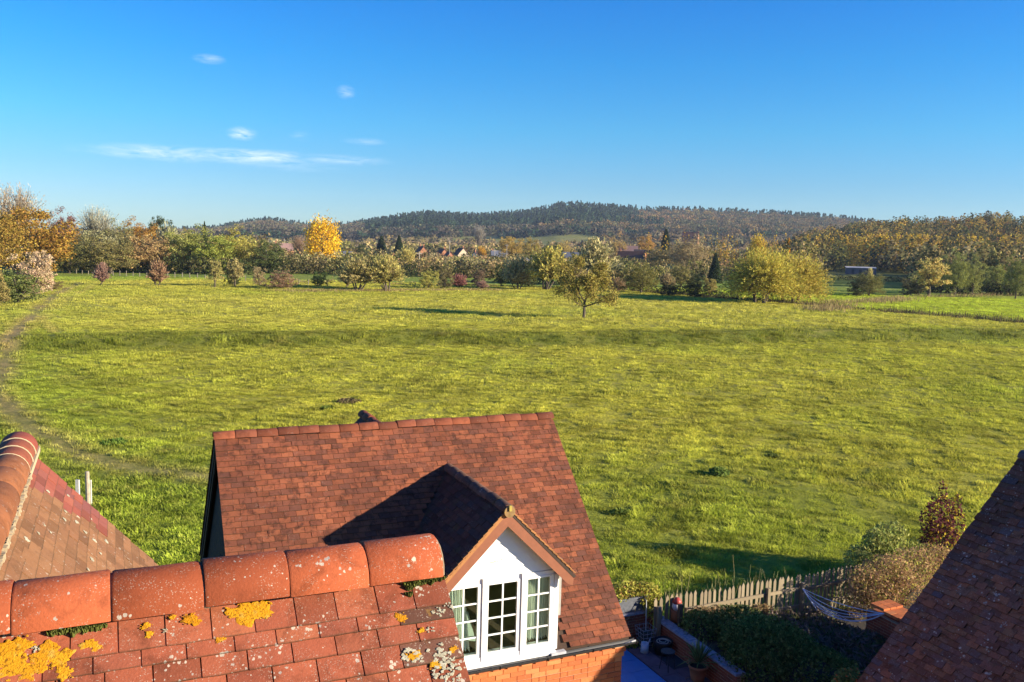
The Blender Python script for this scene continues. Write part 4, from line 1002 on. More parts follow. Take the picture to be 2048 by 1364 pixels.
# clothes airer: slack cords between fence and wall
M_cord = flat('pale_cord', (.62, .70, .84), .6)
A0, A1 = np.array([fu0+4.72, fv-.12, .84]), np.array([17.75, 15.65, .98])
air = empty('clothes_airer', tuple(uv(0, 0)), YAW, 'slack clothes airer of pale cords slung from picket fence to brick wall', 'clothes airer')
def sag(a, b, s, n=14, side=0.0):
    a, b = np.array(a), np.array(b); d = b-a; nn_ = np.array([d[1], -d[0], 0]); nn_ = nn_/np.linalg.norm(nn_)
    return [tuple(a+d*t_-np.array([0, 0, 1])*s*4*t_*(1-t_)+nn_*side*4*t_*(1-t_)) for t_ in np.linspace(0, 1, n)]
foot = A0+np.array([.10, -.45, -.42])
MB().tube(sag(A0, A1, .10), .009, 4).build('cord', M_cord, air)
for i, (s_, sd) in enumerate([(.20, .15), (.24, .28), (.28, .40)]): MB().tube(sag(A0, A1, s_, 14, sd), .008, 4).build('cord', M_cord, air)
low = [tuple(A0)] + [tuple(foot)] + [tuple(foot*(1-t_)+A1*t_ - np.array([0, 0, .30*4*t_*(1-t_)*.75])+np.array([0, -.12*4*t_*(1-t_), 0])) for t_ in np.linspace(.08, 1, 12)]
MB().tube(low, .017, 5).build('frame_tube', M_cord, air)
for t_ in (.10, .17, .24, .31, .38, .46):
    a = np.array(sag(A0, A1, .24, 14, .28)[max(1, int(t_*14))]); b = foot*(1-t_)+A1*t_-np.array([0, .12*4*t_*(1-t_), .30*4*t_*(1-t_)*.75])
    MB().tube([tuple(a), tuple(b)], .007, 4).build('cord', M_cord, air)

# planter trough with its plant
M_stone = flat('grey_stone', (.12, .13, .15), .9, .3, 10, bump=.4)
tr_ = empty('planter', tuple(uv(0, 0)), YAW, 'grey stone planter trough standing on the low brick wall', 'planter')
b_ = MB(); b_.add([(11.45, 18.42, .80), (12.25, 18.42, .80), (12.25, 18.78, .80), (11.45, 18.78, .80), (11.35, 18.34, 1.16), (12.38, 18.34, 1.16), (12.38, 18.86, 1.16), (11.35, 18.86, 1.16)], [(3, 2, 1, 0), (0, 1, 5, 4), (1, 2, 6, 5), (2, 3, 7, 6), (3, 0, 4, 7), (4, 5, 6, 7)]); b_.build('trough', M_stone, tr_)
rm_ = MB(); rm_.span((11.33, 18.32, 1.16), (12.40, 18.37, 1.20)); rm_.build('rim', M_stone, tr_)

# leaf clouds (used by every plant)
def leaf_cloud(P, size, k, up=.0, aspect=1.6, out=None):
    """quads at points P (N,3), random turns; returns verts, faces, rnd"""
    n = len(P); d = k.normal(size=(n, 3)); d[:, 2] += up
    if out is not None: d = d*.7+out
    d /= np.linalg.norm(d, axis=1)[:, None]+1e-9
    a = k.normal(size=(n, 3)); a -= d*(a*d).sum(1)[:, None]; a /= np.linalg.norm(a, axis=1)[:, None]+1e-9; b = np.cross(d, a)
    s = (size*k.uniform(.6, 1.3, n))[:, None]
    v = np.stack([P-a*s*.5*aspect, P+b*s*.42, P+a*s*.5*aspect, P-b*s*.42], 1).reshape(-1, 3)
    f = np.arange(n*4).reshape(n, 4); r = np.repeat(k.uniform(size=n), 4); return v, f, r
def merge(parts):
    V_, F_, R_ = [], [], []; o = 0
    for v, f, r in parts: V_.append(v); F_.append(f+o); R_.append(r); o += len(v)
    return np.vstack(V_), np.vstack(F_), np.concatenate(R_)
M_leaf = leaf_mat('foliage', gain=1.55); M_bark = flat('bark', (.10, .078, .055), .95, .3, 12, bump=.5)
def colour(o, c): o.color = (*c, 1); return o
def lobes_points(lobes, n, k, shell=.55):
    """points inside a union of ellipsoid lobes, gathered towards the skin, in clumps"""
    w = np.array([l[3]*l[4]*l[5] for l in lobes])**.8; w /= w.sum(); idx_ = k.choice(len(lobes), n, p=w); L = np.array(lobes)[idx_]
    d = k.normal(size=(n, 3)); d /= np.linalg.norm(d, axis=1)[:, None]; q = (shell+(1-shell)*k.uniform(size=n)**.6)[:, None]
    bump_ = 1+.16*np.sin(d[:, 0]*7+idx_)*np.sin(d[:, 1]*6+2*idx_)*np.cos(d[:, 2]*7)
    return L[:, :3]+d*q*bump_[:, None]*L[:, 3:6]
def near_plant(name, label, cat, lobes, n, size, col, seed, stems=0, base=None, aspect=1.6, mix2=None, group=None, bark=None):
    k = np.random.default_rng(seed); P = lobes_points(lobes, n, k); P = P[P[:, 2] > .01]
    root = empty(name, (0, 0, 0), YAW, label, cat, group)
    if mix2:
        m = k.uniform(size=len(P)) < mix2[1]
        for Q, c, nm in ((P[~m], col, 'leaves'), (P[m], mix2[0], 'autumn_leaves')):
            v, f, r = leaf_cloud(Q, size, k, aspect=aspect); colour(link(nm, np_mesh(nm, v, f, False, {'rnd': r}), M_leaf, root), c)
    else:
        v, f, r = leaf_cloud(P, size, k, aspect=aspect); colour(link('leaves', np_mesh('leaves', v, f, False, {'rnd': r}), M_leaf, root), col)
    if stems:
        kk = random.Random(seed); b = MB(); base = base or (np.mean([l[0] for l in lobes]), np.mean([l[1] for l in lobes]), 0)
        for i in range(stems):
            l = lobes[i % len(lobes)]; e = Vector((l[0]+kk.uniform(-.8, .8)*l[3], l[1]+kk.uniform(-.8, .8)*l[4], l[2]+kk.uniform(-.2, 1.0)*l[5])); s = Vector(base)+Vector((kk.uniform(-.15, .15), kk.uniform(-.15, .15), 0))
            m = (s+e)/2+Vector((kk.uniform(-.1, .1), kk.uniform(-.1, .1), .15*l[5])); b.tube([s, m, e], [.018, .011, .003], 4, False)
        b.build('stems', bark or M_bark, root)
    return root
near_plant('trough_plant', 'yellow-green trailing plant overflowing the stone planter', 'plant', [(11.9, 18.6, 1.30, .65, .32, .24), (12.45, 18.45, 1.15, .38, .3, .34), (12.5, 18.35, .85, .25, .22, .28), (11.5, 18.55, 1.28, .3, .3, .2)], 3800, .05, (.27, .26, .05), 1, mix2=((.22, .13, .05), .15))
# ivy mound over the raised bed
near_plant('ivy_mound', 'dark green ivy heaped over the raised bed in front of the pickets', 'ivy', [(13.3, 17.3, .62, .55, .6, .40), (14.2, 16.9, .62, .9, .8, .55), (14.0, 15.8, .75, 1.1, 1.0, .55), (14.9, 16.0, .35, .8, 1.0, .55), (13.3, 15.3, .55, .7, .9, .5), (14.5, 14.7, .4, 1.2, .9, .5), (15.4, 15.2, .2, .6, .9, .4)], 30000, .062, (.070, .098, .026), 2, aspect=1.15, mix2=((.13, .155, .045), .3))
near_plant('rough_weeds', 'brown dry weeds in the shaded garden below the slack cords', 'weeds', [(16.2, 16.6, .1, .9, .9, .35), (17.2, 15.6, .1, 1.0, 1.0, .4), (16.4, 15.0, .05, .8, .8, .3), (18.2, 15.4, .1, .8, .9, .35), (16.0, 17.6, .2, .8, .35, .3), (17.0, 16.9, .1, .7, .6, .35), (17.4, 17.5, .15, .6, .4, .35), (17.3, 16.3, .1, .5, .6, .3)], 12000, .055, (.13, .105, .085), 3, aspect=4.0, mix2=((.07, .085, .03), .35))
near_plant('climber', 'dry brown climber tangled along the lower rail of the pickets', 'plant', [(14.2, 17.95, .55, .7, .1, .25), (14.9, 17.95, .45, .5, .1, .3), (13.7, 17.9, .7, .3, .12, .2), (15.7, 17.95, .35, .5, .1, .3)], 1500, .04, (.20, .14, .07), 4, stems=26, base=(14.6, 17.98, 0), aspect=2.2)
near_plant('olive_shrub', 'grey-green leafy shrub behind the right end of the picket fence', 'shrub', [(21.6, 19.2, .9, .95, .7, .75), (20.7, 19.1, .7, .7, .6, .6), (22.5, 19.0, .7, .75, .6, .6), (21.9, 19.3, 1.45, .6, .45, .4), (21.2, 19.2, 1.4, .4, .35, .35), (20.3, 19.0, .4, .5, .4, .4)], 9000, .055, (.20, .21, .065), 5, stems=30, aspect=2.2, mix2=((.27, .30, .07), .3))
near_plant('dry_hedge', 'straw-brown dry hedge bushing over the brick garden wall', 'hedge', [(18.9, 17.2, 1.0, .7, .5, .5), (19.8, 17.3, 1.15, .8, .6, .55), (20.8, 17.5, 1.15, .9, .6, .6), (21.8, 17.6, 1.1, .8, .6, .6), (20.0, 17.9, 1.0, .8, .4, .5), (18.8, 16.6, 1.0, .5, .4, .35), (19.6, 16.4, 1.0, .6, .5, .45), (18.7, 17.3, .5, .5, .4, .5), (18.5, 17.0, 1.15, .5, .45, .55), (19.4, 16.9, 1.3, .6, .45, .55)], 13000, .042, (.25, .16, .08), 6, stems=60, aspect=2.0, mix2=((.26, .24, .05), .2))
near_plant('purple_shrub', 'upright dark red-leaved shrub standing behind the dry hedge', 'shrub', [(23.6, 18.9, 1.1, .75, .55, .85), (23.6, 18.9, 2.0, .5, .4, .75), (23.2, 18.9, 1.8, .35, .35, .7), (24.1, 18.8, 1.7, .35, .35, .6), (23.6, 18.9, 2.75, .14, .14, .45), (24.15, 18.8, 2.4, .14, .14, .35)], 2300, .075, (.085, .028, .030), 7, stems=40, aspect=1.5, mix2=((.36, .26, .03), .22))
near_plant('roof_ivy', 'green ivy with rusty leaves climbing the verge of the shaded corner roof', 'ivy', [(9.75, 9.62, 3.05, .45, .16, .45), (9.45, 9.6, 2.6, .35, .16, .45), (10.2, 9.58, 3.45, .3, .12, .28), (9.2, 9.65, 2.2, .35, .2, .5)], 5200, .058, (.085, .115, .04), 8, aspect=1.2, mix2=((.30, .12, .045), .10))

# ornaments, pots and tools in the yard
M_terra = flat('terracotta', (.36, .14, .065), .85, .15, 12)
pot = empty('terracotta_pot', tuple(uv(12.32, 16.05)), 0, 'large terracotta pot with a spiky plant at the foot of the brick wall', 'plant pot')
b_ = MB(); b_.lathe([(0, 0), (.15, 0), (.185, .18), (.215, .34), (.235, .34), (.24, .40), (.205, .40), (.20, .34), (0, .33)], (0, 0, 0), 24); b_.build('pot', M_terra, pot, smooth=True)
MB().lathe([(0, .345), (.2, .345)], (0, 0, 0), 16).build('compost', flat('compost', (.03, .025, .02), .95), pot)
b_ = MB(); kk = random.Random(9)
for i in range(90):
    a = kk.uniform(0, 6.283); t_ = kk.uniform(.15, 1.25); L = kk.uniform(.45, .8); d = Vector((math.cos(a)*math.sin(t_), math.sin(a)*math.sin(t_), math.cos(t_))); s = d.cross(Vector((0, 0, 1))); s = s.normalized()*.014 if s.length > 1e-3 else Vector((.014, 0, 0)); o = Vector((0, 0, .42)); e = o+d*L+Vector((0, 0, -.18*L*t_))
    b_.add([o-s, o+s, o+d*L*.55+s*1.2, o+d*L*.55-s*1.2, e], [(0, 1, 2, 3), (3, 2, 4)], kk.random())
colour(b_.build('spiky_leaves', M_leaf, pot), (.10, .125, .045))
orn = empty('garden_ornament', tuple(uv(13.05, 18.0, .55)), YAW, 'painted white and red garden ornament on a clay chimney pot by the first pickets', 'ornament')
b_ = MB(); b_.lathe([(0, 0), (.15, 0), (.14, .22), (.15, .26), (.16, .30), (.12, .30)], (0, 0, 0), 18); b_.build('clay_pot', M_terra, orn, smooth=True)
b_ = MB(); b_.lathe([(0, .29), (.10, .30), (.135, .38), (.12, .46), (.07, .52), (0, .53)], (0, 0, 0), 16); b_.build('white_body', flat('white_glaze', (.62, .60, .58), .4, .1), orn, smooth=True)
b_ = MB(); b_.lathe([(.105, .47), (.125, .50), (.10, .56), (.05, .62), (0, .63)], (0, 0, 0), 16); b_.build('red_cap', flat('red_glaze', (.32, .05, .04), .4, .1), orn, smooth=True)
po = at_uv(MB().span((12.90, 17.66, 0), (13.0, 17.76, 1.12)).build('timber_post', flat('brown_post', (.12, .07, .04), .9, .3, 8), None)); tag(po, 'square brown timber post against the ivy and the low brick wall', 'post')
can = empty('watering_can', tuple(uv(11.93, 17.72, .03)), YAW+.5, 'white enamel watering can with two spouts of shadow on the purple slabs', 'watering can')
can['label'] = 'small white watering can standing on the purple slabs'
b_ = MB(); b_.lathe([(0, 0), (.10, 0), (.095, .24), (.088, .24), (.09, .03), (0, .03)], (0, 0, 0), 18); b_.build('can_body', flat('white_enamel', (.55, .58, .62), .4, .05), can, smooth=True)
MB().tube([(.09, 0, .08), (.19, 0, .16), (.27, 0, .25)], [.022, .016, .013], 8).build('spout', flat('enamel_spout', (.50, .52, .55), .4), can)
MB().tube([(-.09, 0, .2), (-.19, 0, .22), (-.19, 0, .1), (-.10, 0, .06)], .011, 6).build('handle', flat('enamel_handle', (.50, .52, .55), .4), can)
bk = empty('wire_basket', tuple(uv(12.18, 18.08, .03)), YAW, 'tall square wire basket planter in the dark corner of the yard', 'basket')
M_wire = flat('pale_wire', (.34, .34, .36), .6)
for i in range(5):
    z = .02+i*.11; w_ = .14+.015*i
    MB().tube([(-w_, -w_, z), (w_, -w_, z), (w_, w_, z), (-w_, w_, z), (-w_, -w_, z)], .007, 4).build('hoop', M_wire, bk)
for sx in (-1, -.33, .33, 1):
    for sy in (-1, 1): MB().tube([(sx*.14, sy*.14, .02), (sx*.2, sy*.2, .48)], .006, 4).build('upright', M_wire, bk); MB().tube([(sy*.14, sx*.14, .02), (sy*.2, sx*.2, .48)], .006, 4).build('upright', M_wire, bk)
MB().span((-.13, -.13, .03), (.13, .13, .36)).build('liner', flat('liner', (.045, .05, .04), .9), bk)
cn = MB().tube([tuple(uv(12.2, 18.1, .3)), tuple(uv(12.24, 18.2, 1.15))], .012, 5).build('white_cane', flat('white_cane', (.55, .55, .52), .6), None); tag(cn, 'thin white cane stuck upright in the square wire basket', 'cane')
tb = empty('black_tub', tuple(uv(12.36, 17.55, .0)), 0, 'round black tub holding a coil of pale hose, next to the wire basket', 'tub')
b_ = MB(); b_.lathe([(0, 0), (.2, 0), (.24, .30), (.25, .34), (.22, .34), (.2, .05), (0, .05)], (0, 0, 0), 22); b_.build('tub', flat('black_plastic', (.02, .02, .022), .5), tb, smooth=True)
MB().tube([(r_*math.cos(a), r_*math.sin(a), .30+.012*a/6) for a, r_ in [(q*.4, .19-.004*q) for q in range(32)]], .013, 5).build('hose_coil', flat('pale_hose', (.42, .42, .36), .6), tb)
st = empty('metal_stool', tuple(uv(11.95, 16.75, .03)), YAW+.3, 'small black metal-framed stool on the slabs in front of the spiky pot', 'stool')
M_iron = flat('black_iron', (.025, .025, .028), .5)
MB().lathe([(0, .43), (.17, .43), (.175, .445), (.17, .46), (0, .46)], (0, 0, 0), 18).build('seat', M_iron, st)
for a in (.785, 2.356, 3.927, 5.498): MB().tube([(.12*math.cos(a), .12*math.sin(a), .43), (.19*math.cos(a), .19*math.sin(a), 0)], .011, 6).build('leg', M_iron, st)
MB().tube([(.155*math.cos(a), .155*math.sin(a), .2) for a in np.linspace(0, 6.283, 17)], .008, 5).build('ring', M_iron, st)
# tall seeding grass stems along the fence, and one dock plant alone in the meadow
b_ = MB(); kk = random.Random(31)
for i in range(170):
    u_ = kk.uniform(11.2, 17.5) if kk.random() < .75 else kk.uniform(10.5, 13.5); v_ = 18.3+abs(kk.gauss(.3, .5)); z_ = 0; h_ = kk.uniform(.5, 1.25); dx, dy = kk.gauss(0, .16), kk.gauss(0, .12)
    b_.tube([(u_, v_, z_), (u_+dx*.4, v_+dy*.4, z_+h_*.6), (u_+dx, v_+dy, z_+h_)], [.006, .0045, .003], 3, False)
o = b_.build('tall_grass', None, None, kind='stuff'); o.data.materials.append(M_leaf); colour(o, (.34, .30, .13)); at_uv(o)
def weed(px, py, r, h, col, seed, label, n=500, size=.06):
    p = ground_hit(px, py); k = np.random.default_rng(seed); P = lobes_points([(0, 0, h*.45, r, r, h*.55), (r*.4, 0, h*.3, r*.6, r*.6, h*.4)], n, k); P[:, 2] = np.abs(P[:, 2])
    root = empty('weed_clump', tuple(p), 0, label, 'weed'); v, f, rr = leaf_cloud(P, size, k, aspect=2.6, up=.4); colour(link('leaves', np_mesh('leaves', v, f, False, {'rnd': rr}), M_leaf, root), col)
weed(1437, 950, .42, .30, (.11, .15, .035), 1, 'dark green dock plant standing alone in the open meadow', 700, .11)
weed(1545, 914, .3, .14, (.10, .12, .03), 2, 'small dark weed above and right of the lone dock plant', 250, .08)
weed(1240, 1028, .35, .18, (.10, .13, .025), 3, 'dark low weed tuft beyond the right verge of the cottage roof', 300, .07)
weed(698, 806, .8, .24, (.11, .085, .04), 4, 'brown tuft in the meadow just beyond the cottage ridge', 600, .10)
weed(655, 818, .4, .16, (.10, .13, .025), 5, 'low dark green tuft left of the brown tuft beyond the ridge', 300, .09)
weed(230, 888, .6, .18, (.09, .14, .025), 6, 'dark grass tuft beside the worn footpath at the left', 400, .10)

# the gate posts beyond the left roof
M_post = flat('old_oak', (.33, .28, .20), .95, .35, 9, bump=.5); M_pale = flat('pale_timber', (.50, .50, .46), .85, .2, 9)
def px_post(px, yt, yb, r, mat, label, seed, square=False):
    p = ground_hit(px, yb); dist = np.linalg.norm(p-np.array([0, 0, H])); h = (yb-yt)/FPX*dist*1.03
    b = MB(); kk = random.Random(seed)
    if square: b.span((-r, -r*.6, -.2), (r, r*.6, h))
    else: b.tube([(0, 0, -.2), (.01, 0, h*.4), (-.01, .01, h*.8), (.0, 0, h-.02), (.0, 0, h)], [r*1.05, r, r*.95, r*.9, r*.6], 9)
    o = b.build('gate_post', mat, None); o.location = tuple(p); tag(o, label, 'post', 'gate posts by the left roof'); return o
px_post(176, 951, 1012, .085, M_post, 'round weathered oak gate post beyond the pink-red tiles', 1)
px_post(181.5, 966, 1010, .04, M_pale, 'narrow white post leaning on the round gate post', 2, True)
px_post(156, 965, 1004, .065, M_pale, 'short flat white post left of the round gate post', 3, True)
# ------------------------------------------------------------------ trees: prototypes (height 1, crown width 1), every tree its own trunk and crown
def tree_proto(kind, seed):
    """returns crown mesh, trunk mesh"""
    k = np.random.default_rng(seed); kk = random.Random(seed); tb = MB(); V0 = Vector
    def limbs(ends, fork, r0, lean=(0, 0)):
        top = V0((lean[0], lean[1], fork)); tb.tube([(0, 0, -.06), (lean[0]*.4, lean[1]*.4, fork*.5), top], [r0*1.25, r0*.95, r0*.8], 7)
        for e in ends:
            e = V0(tuple(e)); s = top*kk.uniform(.75, 1.0); m = (s+e)/2+V0((0, 0, .04)); m.x *= .92; m.y *= .92
            tb.tube([s, m, e], [r0*.42, r0*.26, r0*.05], 4, False)
    if kind in ('round', 'tall', 'bush', 'thorn'):
        z0, rx, rz, ncl, nl, sz, fork = {'round': (.50, .46, .46, 200, 62, .0215, .16), 'tall': (.52, .45, .46, 180, 62, .020, .18), 'bush': (.44, .47, .50, 140, 46, .031, .08), 'thorn': (.60, .45, .38, 90, 36, .040, .30)}[kind]
        ph = k.uniform(0, 6.28, 6)
        d = k.normal(size=(ncl, 3)); d /= np.linalg.norm(d, axis=1)[:, None]
        env = 1+.16*np.sin(3*np.arctan2(d[:, 1], d[:, 0])+ph[0])+.14*np.sin(d[:, 2]*5+ph[1])+.12*np.sin(5*d[:, 0]+ph[2])
        q = k.uniform(size=ncl)**.38
        C = d*(q*env)[:, None]*np.array([rx, rx, rz])+np.array([0, 0, z0])
        rad = k.uniform(.05, .105, ncl)
        P = np.repeat(C, nl, 0); R_ = np.repeat(rad, nl)
        e = k.normal(size=P.shape); e /= np.linalg.norm(e, axis=1)[:, None]
        P = P+e*(R_*k.uniform(size=len(P))**.45)[:, None]*np.array([1.15, 1.15, .8])
        P = P[P[:, 2] > (.02 if kind == 'bush' else .06 if kind != 'thorn' else .14)]
        v, f, r = leaf_cloud(P, sz, k, aspect=1.25)
        limbs(C[k.choice(ncl, 16, False)], fork, .028 if kind != 'thorn' else .035)
    elif kind == 'poplar':
        parts = []
        for i in range(26):
            a = i*2.4; z = .14+.76*i/26; w_ = .47*math.sin(math.pi*(.10+.84*i/26))**.75; c = np.array([math.cos(a)*w_*.8, math.sin(a)*w_*.8, z])
            P = c+k.normal(size=(190, 3))*np.array([.085, .085, .085]); P[:, 2] += .04; v, f, r = leaf_cloud(P, .036, k, aspect=1.2); parts.append((v, f, r))
            tb.tube([(0, 0, z*.75), tuple(c)], [.012, .003], 4, False)
        v, f, r = merge(parts); tb.tube([(0, 0, -.05), (0, 0, .85)], [.035, .006], 7)
    elif kind == 'conifer':
        parts = []
        for i in range(30):
            z = .08+.9*i/30; w_ = .5*(1-z)**.85; n = int(26+90*w_); a = k.uniform(0, 6.283, n*4); q = w_*k.uniform(.15, 1, n*4)**.6
            P = np.stack([np.cos(a)*q, np.sin(a)*q, z-.16*q+k.normal(size=n*4)*.012], 1); parts.append(leaf_cloud(P, .036, k, aspect=1.9))
        v, f, r = merge(parts); tb.tube([(0, 0, -.05), (0, 0, .95)], [.03, .004], 7)
    elif kind in ('willow', 'bare', 'spray'):
        # many thin shoots that arch from a few heads; narrow leaves along them
        ns, nl, sz, heads = {'willow': (430, 22, .020, 5), 'bare': (520, 14, .012, 9), 'spray': (300, 20, .026, 4)}[kind]
        H_ = [np.array([k.uniform(-.16, .16)*(1 if kind != 'bare' else .6), k.uniform(-.16, .16), {'willow': .20, 'bare': .42, 'spray': .10}[kind]*k.uniform(.8, 1.25)]) for _ in range(heads)]
        P, D = [], []
        for i in range(ns):
            h0 = H_[i % heads]; a = k.uniform(0, 6.283); t_ = (k.uniform(.0, 1.0)**.75)*(1.5 if kind == 'willow' else 1.15 if kind == 'bare' else 1.35); d = np.array([math.cos(a)*math.sin(t_), math.sin(a)*math.sin(t_), math.cos(t_)]); L = k.uniform(.62, 1.0)
            s = np.linspace(.15, 1, nl); tgt = np.array([d[0]*.5, d[1]*.5, d[2]*(1-h0[2])])*L; pts = h0+s[:, None]*tgt+np.stack([0*s, 0*s, .09*np.sin(math.pi*s)*(1 if kind != 'bare' else .4)], 1)
            P.append(pts+k.normal(size=pts.shape)*.010); D.append(np.repeat((tgt/np.linalg.norm(tgt))[None], nl, 0))
            if i % 5 == 0: tb.tube([tuple(h0), tuple(pts[nl//2]), tuple(pts[-1])], [.006, .0035, .001], 3, False)
        P = np.vstack(P); D = np.vstack(D); n = len(P); side = np.cross(D, k.normal(size=(n, 3))); side /= np.linalg.norm(side, axis=1)[:, None]+1e-9
        ax = D+k.normal(size=(n, 3))*.45; ax /= np.linalg.norm(ax, axis=1)[:, None]; s_ = (sz*k.uniform(.6, 1.4, n))[:, None]; wv = {'willow': .55, 'bare': .28, 'spray': .5}[kind]
        v = np.stack([P-ax*s_*1.5, P+side*s_*wv, P+ax*s_*1.5, P-side*s_*wv], 1).reshape(-1, 3); f = np.arange(n*4).reshape(n, 4); r = np.repeat(k.uniform(size=n), 4)
        for h0 in H_: tb.tube([(h0[0]*.3, h0[1]*.3, -.05), (h0[0]*.7, h0[1]*.7, h0[2]*.5), tuple(h0)], [.022, .018, .014], 7)
    cm = np_mesh(kind+'_crown', v, f, False, {'rnd': r}); cm.materials.append(M_leaf)
    tm = tb.mesh(kind+'_trunk'); tm.materials.append(M_bark); return cm, tm
PROTO = {kd: [tree_proto(kd, 100*i+7*j) for j in range(n)] for i, (kd, n) in enumerate((('round', 4), ('tall', 3), ('bush', 3), ('thorn', 2), ('poplar', 1), ('conifer', 2), ('willow', 2), ('bare', 2), ('spray', 2)))}
_tc = 0
def plant_tree(name, kind, p, height, width, col, label, cat='tree', group=None, rz=None):
    global _tc
    cm, tm = PROTO[kind][_tc % len(PROTO[kind])]; _tc += 1
    o = empty(name, tuple(p), rz if rz is not None else (_tc*2.399) % 6.283, label, cat, group)
    c = bpy.data.objects.new('crown', cm); COL.objects.link(c); c.parent = o; c.scale = (width, width, height); c.color = (*col, 1)
    t_ = bpy.data.objects.new('trunk', tm); COL.objects.link(t_); t_.parent = o; t_.scale = (width, width, height); return o
def spot(px, dist):
    d = ray(px, 560); x = d[0]/d[1]*dist; return np.array([x, dist, float(terrain(x, dist))])
def tree_px(name, kind, px, ytop, wpx, where, col, label, cat='tree', group=None):
    """where: ('b', y) base row seen in the photo, or a distance in metres when the base is hidden"""
    if isinstance(where, tuple): p = ground_hit(px, where[1])
    else: p = spot(px, where)
    dd = float((p-np.array([0, 0, H]))@fw); tz = H+ (ray(px, ytop)/ (ray(px, ytop)@fw)*dd)[2]
    h = max(.6, tz-p[2]); return plant_tree(name, kind, p, h, wpx/FPX*dd, col, label, cat, group)
OL, TAN, BRN, GRN, DKG, ORG, YEL, RUS, PAL, KHA = (.19, .165, .045), (.30, .235, .115), (.17, .105, .055), (.115, .125, .030), (.040, .055, .018), (.32, .165, .028), (.46, .295, .02), (.20, .085, .045), (.25, .24, .15), (.245, .215, .075)
B = lambda y: ('b', y)
